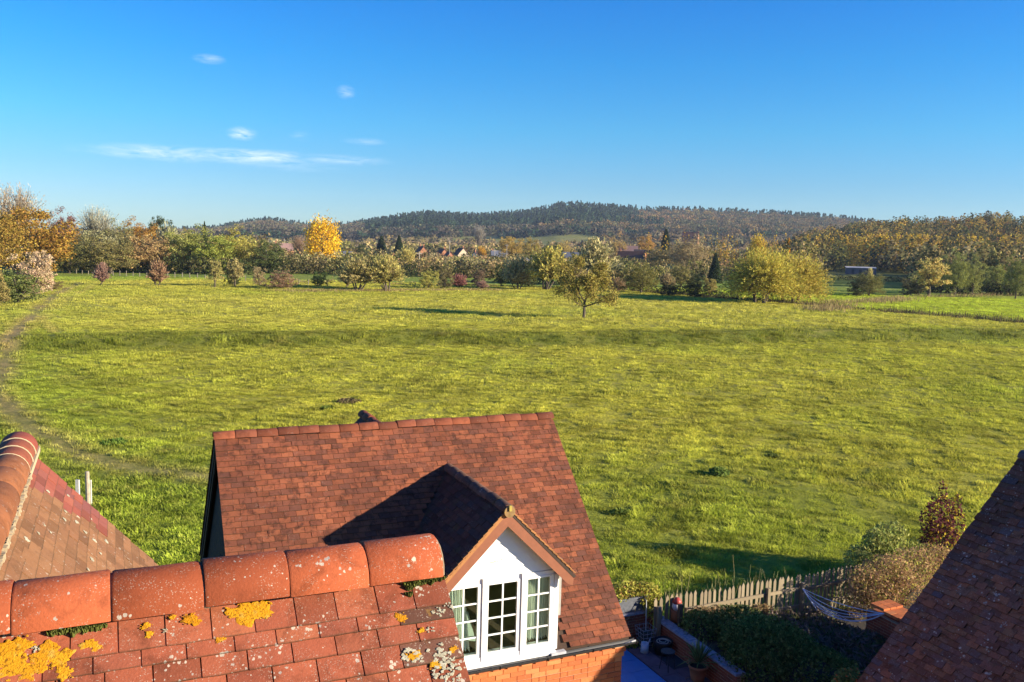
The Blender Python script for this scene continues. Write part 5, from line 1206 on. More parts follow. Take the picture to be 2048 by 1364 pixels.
TREES = [
 # left edge and the tall belt behind the left field
 ('bare_tree', 'bare', 30, 366, 150, 242, (.27, .215, .14), 'pale leafless tree rising behind the golden-brown oak at the far left'),
 ('oak_tree', 'round', 54, 400, 211, 220, (.215, .130, .026), 'big golden-brown oak at the left end of the tree belt'),
 ('oak_tree', 'round', -22, 420, 153, 190, (.21, .145, .032), 'ochre oak cut by the left picture edge'),
 ('beech_tree', 'tall', 128, 427, 79, 265, (.13, .06, .045), 'dark purple-brown tree just right of the golden oak'),
 ('willow_tree', 'bare', 196, 409, 96, 276, (.27, .255, .17), 'tall pale feathery willow standing above the belt'),
 ('alder_tree', 'round', 182, 452, 117, 250, (.20, .19, .095), 'grey-green rounded tree below the tall pale willow'),
 ('ash_tree', 'tall', 240, 448, 79, 271, (.15, .14, .055), 'olive tree between the pale willow and the orange crown'),
 ('maple_tree', 'round', 284, 440, 84, 282, (.24, .135, .03), 'orange-topped tree in the middle of the left belt'),
 ('field_maple', 'round', 298, 466, 110, 250, (.29, .20, .085), 'tan and rusty tree in front of the orange crown'),
 ('holm_oak', 'round', 325, 422, 58, 322, (.05, .065, .03), 'dark evergreen crown poking above the left belt'),
 ('willow_tree', 'spray', 332, 444, 79, 265, (.24, .23, .13), 'pale grey willow under the dark evergreen crown'),
 ('ash_tree', 'round', 376, 454, 112, 255, (.19, .195, .05), 'green-gold tree right of the pale grey willow'),
 ('fir_tree', 'conifer', 410, 441, 22, 310, DKG, 'small dark fir tip showing above the belt'),
 ('lime_tree', 'round', 424, 464, 107, 253, (.20, .22, .045), 'bright green tree near the right end of the left belt'),
 ('lime_tree', 'tall', 470, 457, 107, 259, (.25, .22, .05), 'olive-gold tree closing the right end of the left belt'),
 ('alder_tree', 'round', 222, 476, 107, 241, (.16, .14, .05), 'dull olive tree at the foot of the left belt'),
 ('sycamore', 'round', 138, 470, 97, 237, (.085, .085, .03), 'dark green tree next to the golden oak'),
 ('hawthorn', 'bush', 520, 476, 56, 338, (.20, .125, .07), 'brown bushy tree beyond the end of the left belt'),
 ('holly_tree', 'round', 537, 482, 79, 254, (.075, .09, .03), 'green dome of a tree in front of the brown bushy one'),
 ('cherry_tree', 'bare', 596, 468, 46, 372, (.24, .16, .10), 'reddish bare tree left of the yellow poplar'),
 ('poplar_tree', 'poplar', 645, 437, 72, 322, YEL, 'brilliant yellow poplar standing out against the hill'),
 ('hazel_bush', 'bush', 66, 497, 90, B(588), (.33, .245, .15), 'straw-coloured bush at the left edge of the meadow', 'bush'),
 ('holly_bush', 'bush', 36, 541, 100, B(606), (.10, .115, .035), 'dark green bush with rusty foot at the left edge', 'bush'),
 ('bramble_bush', 'bush', -14, 540, 70, B(612), (.21, .17, .06), 'olive bramble cut by the left picture edge', 'bush'),
 ('bramble_bush', 'bush', 104, 560, 40, B(580), (.16, .12, .05), 'small bramble at the start of the worn footpath', 'bush'),
 # bushes dotted along the far edge of the meadow
 ('hawthorn_bush', 'spray', 200, 522, 40, B(569), (.22, .135, .10), 'first reddish twiggy bush from the left along the field edge', 'bush'),
 ('hawthorn_bush', 'spray', 313, 516, 44, B(572), (.24, .15, .085), 'rust-brown twiggy bush standing alone by the field fence', 'bush'),
 ('thorn_tree', 'thorn', 430, 520, 40, B(574), KHA, 'pale-trunked thorn tree, left of the ivy-clad pair'),
 ('thorn_tree', 'thorn', 470, 517, 44, B(574), (.24, .20, .08), 'tawny thorn tree right beside the pale-trunked one'),
 ('ivy_bush', 'bush', 466, 542, 34, B(572), (.055, .065, .022), 'dark ivy bush at the foot of the tawny thorn', 'bush'),
 ('hawthorn_bush', 'bush', 519, 531, 30, B(571), (.23, .18, .09), 'small tan bush right of the two thorn trees', 'bush'),
 ('hawthorn_bush', 'bush', 561, 541, 68, B(577), (.20, .13, .075), 'low spreading brown bush in the field edge', 'bush'),
 ('laurel_bush', 'bush', 639, 542, 38, B(573), (.05, .075, .024), 'neat round dark green bush alone in the field edge', 'bush'),
 ('hawthorn_bush', 'spray', 690, 530, 46, B(575), (.23, .19, .09), 'tan bush left of the leaning willows', 'bush'),
 ('willow_tree', 'willow', 716, 512, 86, B(581), (.26, .22, .085), 'rounded tawny willow, left of the leaning pair'),
 ('willow_tree', 'willow', 776, 507, 92, B(582), (.30, .26, .085), 'leaning golden willow beside the tawny one'),
 ('goat_willow', 'bush', 857, 539, 40, B(577), (.26, .24, .06), 'small yellow-olive round bush right of the leaning willow', 'bush'),
 ('elder_bush', 'bush', 889, 533, 36, B(577), (.13, .11, .05), 'dark bush with brown top beside the yellow-olive one', 'bush'),
 ('dogwood_bush', 'spray', 918, 545, 34, B(577), (.22, .10, .085), 'red-twigged bush in the middle of the field edge', 'bush'),
 ('elder_bush', 'bush', 956, 536, 32, 205, (.12, .085, .055), 'dark maroon bush behind the red-twigged one', 'bush'),
 ('dogwood_bush', 'spray', 966, 560, 30, B(579), (.24, .15, .11), 'low pinkish bush right of the red-twigged one', 'bush'),
 ('holly_bush', 'bush', 1002, 524, 40, 208, (.060, .075, .028), 'dark green bush standing before the village gap', 'bush'),
 ('willow_tree', 'spray', 1036, 508, 66, B(578), (.30, .25, .11), 'pale tan willow right of the dark green bush'),
 ('elder_bush', 'bush', 1057, 538, 36, 206, (.065, .075, .028), 'dark shrub under the pale tan willow', 'bush'),
 ('willow_tree', 'willow', 1088, 488, 100, B(580), (.31, .27, .07), 'tall golden-olive willow left of the lone tree'),
 ('ash_tree', 'spray', 1192, 472, 112, 225, (.29, .255, .12), 'large pale sparse tree directly behind the lone field tree'),
 ('willow_tree', 'spray', 1150, 530, 60, 207, (.27, .21, .11), 'tan willow half hidden behind the lone tree'),
 ('oak_tree', 'round', 1282, 528, 74, B(586), (.13, .12, .035), 'dark olive oak at the field corner, right of the lone tree'),
 ('hawthorn_bush', 'bush', 1237, 552, 40, B(582), (.20, .14, .075), 'brown bush between the lone tree and the field corner oak', 'bush'),
 ('hawthorn_bush', 'spray', 1332, 545, 46, 214, (.23, .18, .09), 'tan bush right of the field corner oak', 'bush'),
 # along the ditch and beyond it, to the right
 ('blackthorn', 'bush', 1362, 528, 56, 232, (.17, .15, .055), 'olive bush between the corner oak and the big willow', 'bush'),
 ('blackthorn', 'bush', 1390, 548, 50, B(594), (.060, .062, .026), 'dark low thicket left of the big willow', 'bush'),
 ('blackthorn', 'bush', 1338, 566, 50, B(592), (.055, .055, .026), 'dark low scrub at the head of the ditch', 'bush'),
 ('goat_willow', 'thorn', 1418, 556, 40, B(595), (.24, .20, .065), 'small yellowish tree at the foot of the big willow', 'tree'),
 ('cypress_tree', 'conifer', 1429, 504, 38, 270, (.03, .042, .02), 'dark cypress behind the left side of the big willow'),
 ('hawthorn', 'round', 1378, 474, 84, 330, (.24, .19, .10), 'grey-tan tree left of and behind the big willow'),
 ('sycamore', 'round', 1320, 492, 74, 340, (.21, .17, .075), 'olive-brown tree beyond the field corner oak'),
 ('birch_tree', 'poplar', 1512, 473, 40, 300, (.34, .24, .035), 'yellow birch peeping over the top of the big willow'),
 ('larch_tree', 'conifer', 1573, 474, 28, 300, (.42, .23, .03), 'orange larch spire at the right shoulder of the big willow'),
 ('maple_tree', 'round', 1738, 545, 62, B(592), (.13, .125, .04), 'green bush-like tree standing in the tall reeds'),
 ('elder_bush', 'bush', 1716, 550, 46, 207, (.075, .075, .032), 'dark bush leaning against the green one in the reeds', 'bush'),
 ('goat_willow', 'spray', 1738, 534, 22, 212, (.34, .29, .11), 'pale yellow sprig of willow above the dark reed bush', 'tree'),
 ('crab_apple', 'thorn', 1857, 516, 84, B(593), (.36, .29, .095), 'straw-yellow tree at the top of the bright green field'),
 ('blackthorn', 'bush', 1822, 556, 52, B(590), (.10, .09, .04), 'dark bush left of the straw-yellow tree', 'bush'),
 ('alder_tree', 'tall', 1909, 506, 64, B(590), (.16, .17, .048), 'tall green alder right of the straw-yellow tree'),
 ('alder_tree', 'tall', 1944, 512, 56, B(590), (.17, .175, .055), 'second green alder, close beside the tall one'),
 ('alder_tree', 'round', 1992, 530, 58, B(588), (.17, .18, .05), 'low round alder near the right picture edge'),
 ('alder_tree', 'round', 2034, 510, 50, 215, (.13, .14, .042), 'dark alder cut by the right picture edge'),
 ('osier_bush', 'spray', 2028, 556, 44, B(586), (.15, .165, .09), 'silvery low osier at the right picture edge', 'bush'),
 # trees around the village and on the slopes behind
 ('cedar_tree', 'round', 722, 484, 34, 420, (.055, .065, .03), 'dark evergreen left of the village roofs'),
 ('spruce_tree', 'conifer', 762, 470, 42, 430, (.032, .046, .026), 'dark spruce between the cedar and the brick gables'),
 ('spruce_tree', 'conifer', 797, 469, 36, 425, (.030, .044, .024), 'second dark spruce, nearest the brick gables'),
 ('birch_tree', 'spray', 813, 490, 40, 300, (.33, .28, .09), 'pale yellow tree in front of the brick gables'),
 ('ash_tree', 'spray', 872, 505, 60, 290, (.27, .22, .11), 'tan tree in front of the middle gables'),
 ('ash_tree', 'spray', 938, 512, 50, 280, (.28, .225, .11), 'tan tree below the white gabled house'),
 ('poplar_tree', 'bare', 957, 448, 36, 900, (.21, .19, .15), 'tall grey poplar on the slope above the white house'),
 ('cherry_tree', 'round', 961, 490, 20, 470, (.42, .24, .03), 'small orange tree above the white gabled house'),
 ('oak_tree', 'round', 1022, 467, 62, 480, (.28, .20, .055), 'ochre oak above the blue-grey roofs'),
 ('oak_tree', 'round', 1060, 476, 46, 460, (.22, .17, .05), 'dull olive oak right of the ochre one'),
 ('yew_tree', 'bush', 1106, 485, 46, 400, (.06, .07, .028), 'dark yew hedge left of the low grey roofs', 'tree'),
 ('ash_tree', 'round', 1120, 478, 64, 520, (.26, .20, .07), 'tawny tree above the low grey roofs'),
 ('cypress_tree', 'conifer', 1328, 456, 46, 470, (.035, .045, .026), 'dark cypress on the slope right of the brown roof'),
 ('beech_tree', 'round', 1290, 470, 46, 560, (.30, .18, .05), 'russet tree above the long dark roof'),
 ('oak_tree', 'round', 1232, 476, 44, 540, (.26, .19, .07), 'brown oak just left of the pink-grey roof'),
 ('ash_tree', 'round', 1352, 486, 60, 400, (.17, .13, .07), 'brown tree right of the brick gable end'),
]
for T in TREES: tree_px(*T)

# ---- the lone tree in the meadow: visible limbs, thin leaf
def lone_tree():
    p = ground_hit(1167, 637); dd = float((p-np.array([0, 0, H]))@fw); s = dd/FPX          # metres per photo pixel there
    h = 127*s; w_ = 126*s; kk = random.Random(77); k = np.random.default_rng(77)
    root = empty('lone_tree', tuple(p), 0, 'lone tree with thin olive leaf standing in the open meadow', 'tree')
    b = MB(); ends = []
    def grow(p0, d, L, r, depth):
        p1 = p0+d*L*.5+Vector((kk.gauss(0, .06), kk.gauss(0, .06), .02))*L; p2 = p0+d*L+Vector((kk.gauss(0, .07), kk.gauss(0, .07), .05))*L
        b.tube([p0, p1, p2], [r, r*.82, r*.62], 7 if depth < 2 else 4, False)
        if depth >= 2: ends.append((p1, .6)); 
        if depth == 5: ends.append((p2, 1)); return
        n = 3 if depth in (0, 1, 2) else 2
        for i in range(n):
            a = kk.uniform(0, 6.283) if depth else 6.283*i/n+kk.uniform(-.3, .3); t_ = kk.uniform(.35, .85)
            side = d.orthogonal().normalized(); side.rotate(Matrix.Rotation(a, 3, d)); nd = (d*math.cos(t_)+side*math.sin(t_)); nd.z = nd.z*.8+.12; nd.normalize()
            grow(p2 if i < 2 else p1.lerp(p2, .6), nd, L*kk.uniform(.68, .9), r*.60, depth+1)
        if depth == 0: 
            for a in (-2.6, 0.1, 1.8): grow(p1.lerp(p2, .4), Vector((math.cos(a)*.95, math.sin(a)*.95, .18)).normalized(), L*1.05, r*.5, 2)
    grow(Vector((0, 0, -.1)), Vector((.02, 0, 1)), h*.27, .027*h, 0)
    zs = max(e.z for e, _ in ends); xs_ = max(max(abs(e.x), abs(e.y)) for e, _ in ends)
    S = Vector((w_*.5/xs_, w_*.5/xs_, h*.97/zs))
    b.v = [(x*(S.x if z > h*.2 else 1), y*(S.y if z > h*.2 else 1), z*S.z if z > 0 else z) for x, y, z in b.v]
    b.build('trunk', M_bark, root)
    E_ = np.array([(e.x*S.x, e.y*S.y, e.z*S.z) for e, _ in ends]); E_ = E_[E_[:, 2] > h*.18]
    P = np.repeat(E_, 26, 0)+k.normal(size=(len(E_)*26, 3))*np.array([.34, .34, .26])
    v, f, r = leaf_cloud(P, .19, k, aspect=1.4); colour(link('crown', np_mesh('lone_crown', v, f, False, {'rnd': r}), M_leaf, root), (.20, .165, .042))
lone_tree()

# ---- the pollard willows on the ditch: one broad golden dome of shoots
def big_willow(px, ybase, ytop, wpx, col, seed, label, heads):
    p = ground_hit(px, ybase); dd = float((p-np.array([0, 0, H]))@fw); s = dd/FPX; h = (ybase-ytop)*s*1.03; w_ = wpx*s; k = np.random.default_rng(seed); b = MB()
    root = empty('pollard_willow', tuple(p), 0, label, 'tree'); P, D = [], []
    for (hx, hy, hz) in heads:
        h0 = np.array([hx*w_, hy*w_, hz*h]); b.tube([(hx*w_*.85, hy*w_, -.2), (hx*w_*.93, hy*w_, hz*h*.5), tuple(h0)], [.034*h, .028*h, .036*h], 8)
        for i in range(520):
            a = k.uniform(0, 6.283); t_ = 1.75*k.uniform(0, 1)**.62; d = np.array([math.cos(a)*math.sin(t_), math.sin(a)*math.sin(t_), math.cos(t_)]); n = 26; q = np.linspace(.08, 1, n); L = k.uniform(.6, 1.0)
            tgt = np.array([d[0]*w_*.40, d[1]*w_*.40, d[2]*(h-h0[2])*.94])*L; pts = h0+q[:, None]*tgt+np.stack([0*q, 0*q, .13*h*np.sin(math.pi*q)*math.sin(min(t_, 1.57))], 1)
            P.append(pts+k.normal(size=pts.shape)*.10); D.append(np.repeat((tgt/np.linalg.norm(tgt))[None], n, 0))
            if i % 6 == 0: b.tube([tuple(h0), tuple(pts[n//2]), tuple(pts[-2])], [.05, .03, .01], 3, False)
    P = np.vstack(P); D = np.vstack(D); ok = P[:, 2] > .15; P, D = P[ok], D[ok]; n = len(P)
    side = np.cross(D, k.normal(size=(n, 3))); side /= np.linalg.norm(side, axis=1)[:, None]+1e-9; ax = D+k.normal(size=(n, 3))*.4; ax /= np.linalg.norm(ax, axis=1)[:, None]; s_ = (.16*k.uniform(.6, 1.4, n))[:, None]
    v = np.stack([P-ax*s_*1.5, P+side*s_*.5, P+ax*s_*1.5, P-side*s_*.5], 1).reshape(-1, 3)
    c = link('crown', np_mesh('willow_crown', v, np.arange(n*4).reshape(n, 4), False, {'rnd': np.repeat(k.uniform(size=n), 4)}), M_leaf, root); colour(c, col); b.build('trunk', M_bark, root)
big_willow(1518, 605, 488, 205, (.31, .265, .05), 3, 'left and taller half of the big golden pollard willows on the ditch', [(-.05, 0, .17), (.10, .08, .16), (.02, -.1, .20)])
big_willow(1585, 605, 494, 185, (.30, .25, .052), 4, 'right half of the big golden pollard willows, branches drooping to the ditch', [(.0, 0, .15), (-.10, .06, .17), (.08, .05, .15)])
# ------------------------------------------------------------------ hedges, far woods, village
M_wood = leaf_mat('woodland_leaf', tint='attr', vary=.4, gain=1.4)
def crown_template(seed, n, kind):
    k = np.random.default_rng(seed)
    if kind == 'cone':
        z = k.uniform(0, 1, n)**1.25; q = .5*(1-z)**.9*k.uniform(.35, 1, n)**.5; a = k.uniform(0, 6.283, n); P = np.stack([np.cos(a)*q, np.sin(a)*q, .06+.94*z], 1)
    elif kind == 'spire':
        z = k.uniform(0, 1, n); q = .5*np.sin(np.clip(.12+.88*z, 0, 1)*math.pi)**.7*k.uniform(.3, 1, n)**.5; a = k.uniform(0, 6.283, n); P = np.stack([np.cos(a)*q, np.sin(a)*q, z], 1)
    else:
        d = k.normal(size=(n, 3)); d /= np.linalg.norm(d, axis=1)[:, None]; env = 1+.2*np.sin(3*np.arctan2(d[:, 1], d[:, 0])+seed)+.16*np.sin(5*d[:, 2]+seed)
        P = d*(env*k.uniform(.55, 1, n)**.5)[:, None]*np.array([.5, .5, .48])+np.array([0, 0, .5])
    size = (1.9 if n < 60 else 1.6)/math.sqrt(n); v, f, r = leaf_cloud(P, size, k, aspect=1.3); C_ = np.repeat(P, 4, 0); return C_, v-C_, r
TPL = {(kd, n): [crown_template(11*j+n, n, kd) for j in range(4)] for kd in ('ball', 'cone', 'spire') for n in (36, 80, 120, 200)}
def woodland(name, rows, kind='stuff', label=None, cat=None):
    """rows: list of (x, y, z, width, height, colour, shape, quads)"""
    Vs, Cs, Rs = [], [], []; k = np.random.default_rng(len(rows))
    for i, (x, y, z, w_, h, c, kd, n) in enumerate(rows):
        c0, of, r = TPL[(kd, n)][i % 4]; a = k.uniform(0, 6.283); ca, sa = math.cos(a), math.sin(a); v = c0; e_ = of*((w_*w_*h)**(1/3)*(.62 if kd == 'spire' else .85))
        q = np.stack([(v[:, 0]*ca-v[:, 1]*sa)*w_+x, (v[:, 0]*sa+v[:, 1]*ca)*w_+y, v[:, 2]*h+z-.3], 1)+e_; Vs.append(q)
        cc = np.array(c)*k.uniform(.78, 1.25); Cs.append(np.tile(np.append(cc, 1), (len(v), 1))); Rs.append(r)
    V_ = np.vstack(Vs); me = np_mesh(name, V_, np.arange(len(V_)).reshape(-1, 4), False, {'tint': np.vstack(Cs), 'rnd': np.concatenate(Rs)})
    o = link(name, me, M_wood, None, kind); tag(o, label, cat); return o
def pick(k, pal): return pal[int(k.integers(len(pal)))]
def belt(px0, px1, r0, r1, spacing, h, w_, pal, kd, n, seed, gaps=(), jit=.25, hmod=None):
    k = np.random.default_rng(seed); a0, a1 = azel(px0, 520)[0], azel(px1, 520)[0]; rows = []
    area = math.radians(a1-a0)*(r1*r1-r0*r0)/2; n_t = int(area/spacing**2)
    for _ in range(n_t):
        a = math.radians(k.uniform(a0, a1)); r = math.sqrt(k.uniform(r0*r0, r1*r1)); x, y = r*math.sin(a), r*math.cos(a)
        px = to_px((x, y, 5))[0]
        if any(g0 < px < g1 and q0 < r < q1 for g0, g1, q0, q1 in gaps): continue
        if lattice(np.array(x/60), np.array(y/60), seed) < -.35: continue
        hh = h*k.uniform(1-jit, 1+jit)*(hmod(px) if hmod else 1); rows.append((x, y, float(terrain(x, y)), w_*k.uniform(.75, 1.3), hh, pick(k, pal), kd if isinstance(kd, str) else pick(k, kd), n))
    return rows
HED = [(.045, .048, .020), (.06, .055, .025), (.04, .05, .018)]
MIX = [(.17, .15, .05), (.21, .165, .07), (.12, .12, .035), (.24, .19, .09), (.08, .08, .03), (.19, .12, .06), (.27, .22, .09)]
DUL = [(.15, .12, .055), (.11, .10, .04), (.19, .145, .07), (.08, .08, .035), (.20, .15, .06), (.15, .14, .06)]
GOLD = [(.25, .175, .040), (.20, .145, .042), (.14, .095, .04), (.18, .155, .045), (.30, .20, .03), (.09, .085, .032), (.17, .10, .038), (.07, .072, .028), (.10, .10, .035)]
CON = [(.028, .047, .028), (.034, .056, .030), (.026, .042, .027)]
RUST = [(.110, .082, .046), (.130, .098, .048), (.085, .072, .042), (.095, .095, .045), (.065, .072, .038), (.16, .105, .042), (.05, .06, .036)]
PLUM = [(.065, .055, .042), (.085, .072, .05), (.05, .05, .035), (.105, .088, .055)]
def hedge_row(name, label, px0, px1, r0, r1, h, w_, pal, seed, n=200, kd='ball', step=2.2):
    k = np.random.default_rng(seed); rows = []; m = int(abs(px1-px0)/FPX*(r0+r1)/2/step)
    for i in range(m):
        t_ = (i+k.uniform(-.4, .4))/m; px = px0+(px1-px0)*t_; r = r0+(r1-r0)*t_+k.normal()*.8; a = math.radians(azel(px, 520)[0]); x, y = r*math.sin(a), r*math.cos(a); hh = h*k.uniform(.7, 1.25)
        rows.append((x, y, float(terrain(x, y))-hh*.12, w_*k.uniform(.8, 1.3), hh, pick(k, pal), kd, n))
    return woodland(name, rows, 'thing', label, 'hedge')
hedge_row('hedge', 'long dark hedge along the foot of the left tree belt', 88, 515, 290, 247, 5.8, 5.0, HED, 1)
hedge_row('hedge', 'dark hedge between the left belt and the village, beyond the field', 500, 700, 262, 262, 5.0, 5.0, HED+[(.10, .085, .035)], 2)
hedge_row('hedge', 'broken hedge behind the willows, in front of the village roofs', 700, 1010, 255, 262, 4.6, 4.6, HED+MIX[:3], 3)
hedge_row('hedge', 'dark thicket hedge behind the lone tree', 1010, 1300, 232, 226, 5.0, 5.0, HED+MIX[:2], 4)
hedge_row('hedge', 'low dark scrub hedge between field corner and big willow', 1290, 1480, 208, 188, 3.2, 3.4, HED, 5)
hedge_row('hedge', 'clipped dark hedge below the long grey shed', 1630, 1825, 372, 376, 2.6, 3.4, HED, 6)
hedge_row('hedge', 'low bramble edge at the foot of the thorn bushes along the field', 560, 1010, 206, 205, 1.1, 2.0, DUL+[(.26, .21, .12)], 7, 80, 'ball', 2.6)
hedge_row('hedge', 'dark hedge at the far side of the bright green field', 1840, 2100, 268, 272, 5.0, 5.0, HED, 8)
_k = np.random.default_rng(55); _r = []
for (a_, b_) in zip(DITCH[1:-2], DITCH[2:-1]):
    L_ = np.linalg.norm(b_-a_)
    for _ in range(int(L_*1.1)):
        q_ = a_+(b_-a_)*_k.uniform()+_k.normal(size=2)*.7; h_ = _k.uniform(.7, 1.7); _r.append((q_[0], q_[1], float(terrain(*q_))-.1, _k.uniform(1.2, 2.6), h_, pick(_k, [(.05, .045, .025), (.075, .06, .03), (.045, .05, .02), (.13, .10, .05)]), 'ball', 80))
woodland('hedge', _r, 'thing', 'low dark bramble hedge lining the ditch beside the bright green field', 'hedge')
GB = [(1630, 1825, 290, 468)]
gaps = [(1025, 1215, 1040, 1330), (1180, 1330, 430, 560), (1130, 1160, 430, 540), (740, 930, 440, 540), (930, 1060, 450, 560)]
woodland('valley_wood', belt(500, 1600, 285, 345, 10.5, 6.0, 7.0, MIX, 'ball', 200, 11) + belt(480, 1640, 355, 440, 12, 6.0, 8.0, MIX+DUL, 'ball', 200, 12) + belt(500, 1640, 560, 720, 12.5, 9.5, 11, MIX+DUL, 'ball', 80, 13, gaps) + belt(-100, 500, 330, 420, 13, 10.0, 10, DUL+HED, 'ball', 80, 14) + belt(40, 530, 292, 325, 7.5, 10.5, 9.0, MIX[:4]+[(.20, .18, .055), (.16, .16, .045), (.24, .20, .08)], 'ball', 200, 29) + belt(500, 1310, 262, 285, 8.5, 5.6, 7.0, MIX[:4]+DUL, 'ball', 200, 30) + belt(500, 1300, 470, 540, 17, 7.0, 9, MIX, 'ball', 80, 15, gaps))
woodland('right_belt_wood', belt(1560, 2300, 300, 395, 6.4, 12.5, 8.0, DUL+HED+MIX[:4]+[(.22, .15, .06)], 'ball', 200, 16, GB) + belt(1560, 2300, 395, 480, 8.0, 12.5, 9.0, DUL+HED+MIX[:3], 'ball', 120, 28, GB) + belt(1580, 2300, 484, 498, 3.2, 17.5, 4.6, [(.36, .25, .035), (.32, .23, .05), (.28, .20, .05), (.38, .27, .03)], 'spire', 80, 17, (), .08) + belt(1300, 1600, 480, 600, 13, 11.5, 10, GOLD+DUL, 'ball', 80, 18) + belt(1290, 1580, 410, 424, 5, 15.5, 3.6, [(.33, .22, .03), (.29, .20, .05)], 'spire', 80, 27))
woodland('right_hill_wood', belt(1530, 2350, 504, 850, 7.4, 11.5, 7.4, GOLD+HED+[(.05, .055, .025), (.26, .18, .035)], 'ball', 120, 19, GB))
def shade_A():
    rows = []; k = np.random.default_rng(20)
    a0, a1 = azel(-200, 480)[0], azel(2300, 480)[0]
    for _ in range(9800):
        a = math.radians(k.uniform(a0, a1)); r = math.sqrt(k.uniform(1430.0**2, 2480.0**2)); x, y = r*math.sin(a), r*math.cos(a); px = to_px((x, y, 60))[0]; t_ = (r-1430)/1000
        n1 = lattice(np.array(x/170), np.array(y/260), 31); z = float(terrain(x, y))
        con = (730 < px < 1090 and t_ > .12+.1*n1) or t_ > .84 or (n1 > .3) or (1090 <= px < 1330 and .18 < t_ < .45 and n1 > -.15)
        if 1110 < px < 1420 and .35 < t_ < .84: con = n1 > .45
        if con: rows.append((x, y, z, 10*k.uniform(.8, 1.2), 19*k.uniform(.8, 1.2), pick(k, CON), 'cone', 36))
        else: rows.append((x, y, z, 17*k.uniform(.8, 1.3), 14*k.uniform(.8, 1.2), pick(k, (RUST+[(.20, .13, .05), (.17, .10, .045), (.18, .15, .05)]) if (1110 < px < 1420 and .3 < t_ < .84) else RUST if (px > 1080 or t_ > .5) else PLUM+RUST[2:5]), 'ball', 80))
    return rows
woodland('hill_wood', shade_A())
woodland('slope_wood', belt(-200, 2100, 1330, 1440, 17, 12, 16, PLUM+CON, 'ball', 36, 22, gaps) + belt(560, 1640, 900, 1010, 14, 9, 13, [(.17, .125, .075), (.20, .15, .08), (.13, .11, .06), (.16, .13, .05)], 'ball', 36, 23, gaps) + belt(560, 1700, 740, 830, 19, 10, 13, MIX+DUL, 'ball', 80, 24, gaps) + belt(420, 1000, 1080, 1200, 22, 9, 13, DUL+PLUM, 'ball', 36, 25, gaps) + belt(1200, 1700, 1020, 1330, 19, 12, 15, RUST+PLUM, 'ball', 36, 26))

# reeds and rank grass along the ditch and in the wet corner
def reeds():
    k = np.random.default_rng(40); P, Hh, C = [], [], []
    seg = np.linalg.norm(np.diff(DITCH, axis=0), axis=1)
    for (a, b), L in zip(zip(DITCH[:-1], DITCH[1:]), seg):
        d = (b-a)/L; n_ = np.array([-d[1], d[0]])
        for _ in range(int(L*110)):
            t_ = k.uniform(); off = k.normal()*.9+.9*np.sign(k.normal()+.35); q = a+(b-a)*t_+n_*off
            if lattice(q[0]/4, q[1]/4, 41) < -.25: continue
            P.append(q); Hh.append(k.uniform(.5, 1.35)); C.append((.17, .135, .06) if k.uniform() < .35 else (.06, .055, .025))
    for (pa, pb, n) in (((1640, 622), (1690, 612), 2200), ((1730, 606), (1810, 598), 2400), ((1650, 612), (1690, 604), 700), ((1850, 595), (2048, 590), 1600), ((560, 582), (1000, 580), 3600)):
        A_, B_ = ground_hit(*pa)[:2], ground_hit(*pb)[:2]
        for _ in range(n//2 if pa[0] > 1500 else n): q = A_+(B_-A_)*k.uniform()+k.normal(size=2)*2.0; P.append(q); Hh.append(k.uniform(.35, 1.0)*(.45 if pa[0] < 700 else 1)); C.append((.26, .20, .09) if k.uniform() < .7 else (.15, .115, .05))
    P = np.array(P); Hh = np.array(Hh); n = len(P); z = terrain(P[:, 0], P[:, 1]); a = k.uniform(0, 6.283, n); w_ = .055; le = k.normal(size=(n, 2))*.28
    dx, dy = np.cos(a)*w_, np.sin(a)*w_
    v = np.stack([np.stack([P[:, 0]-dx, P[:, 1]-dy, z-.1], 1), np.stack([P[:, 0]+dx, P[:, 1]+dy, z-.1], 1), np.stack([P[:, 0]+dx*.3+le[:, 0], P[:, 1]+dy*.3+le[:, 1], z+Hh], 1), np.stack([P[:, 0]-dx*.3+le[:, 0], P[:, 1]-dy*.3+le[:, 1], z+Hh], 1)], 1).reshape(-1, 3)
    C = np.repeat(np.hstack([np.array(C), np.ones((n, 1))]), 4, 0); me = np_mesh('reeds', v, np.arange(4*n).reshape(n, 4), False, {'tint': C, 'rnd': np.repeat(k.uniform(size=n), 4)}); link('reeds', me, M_wood, None, 'stuff')
reeds()

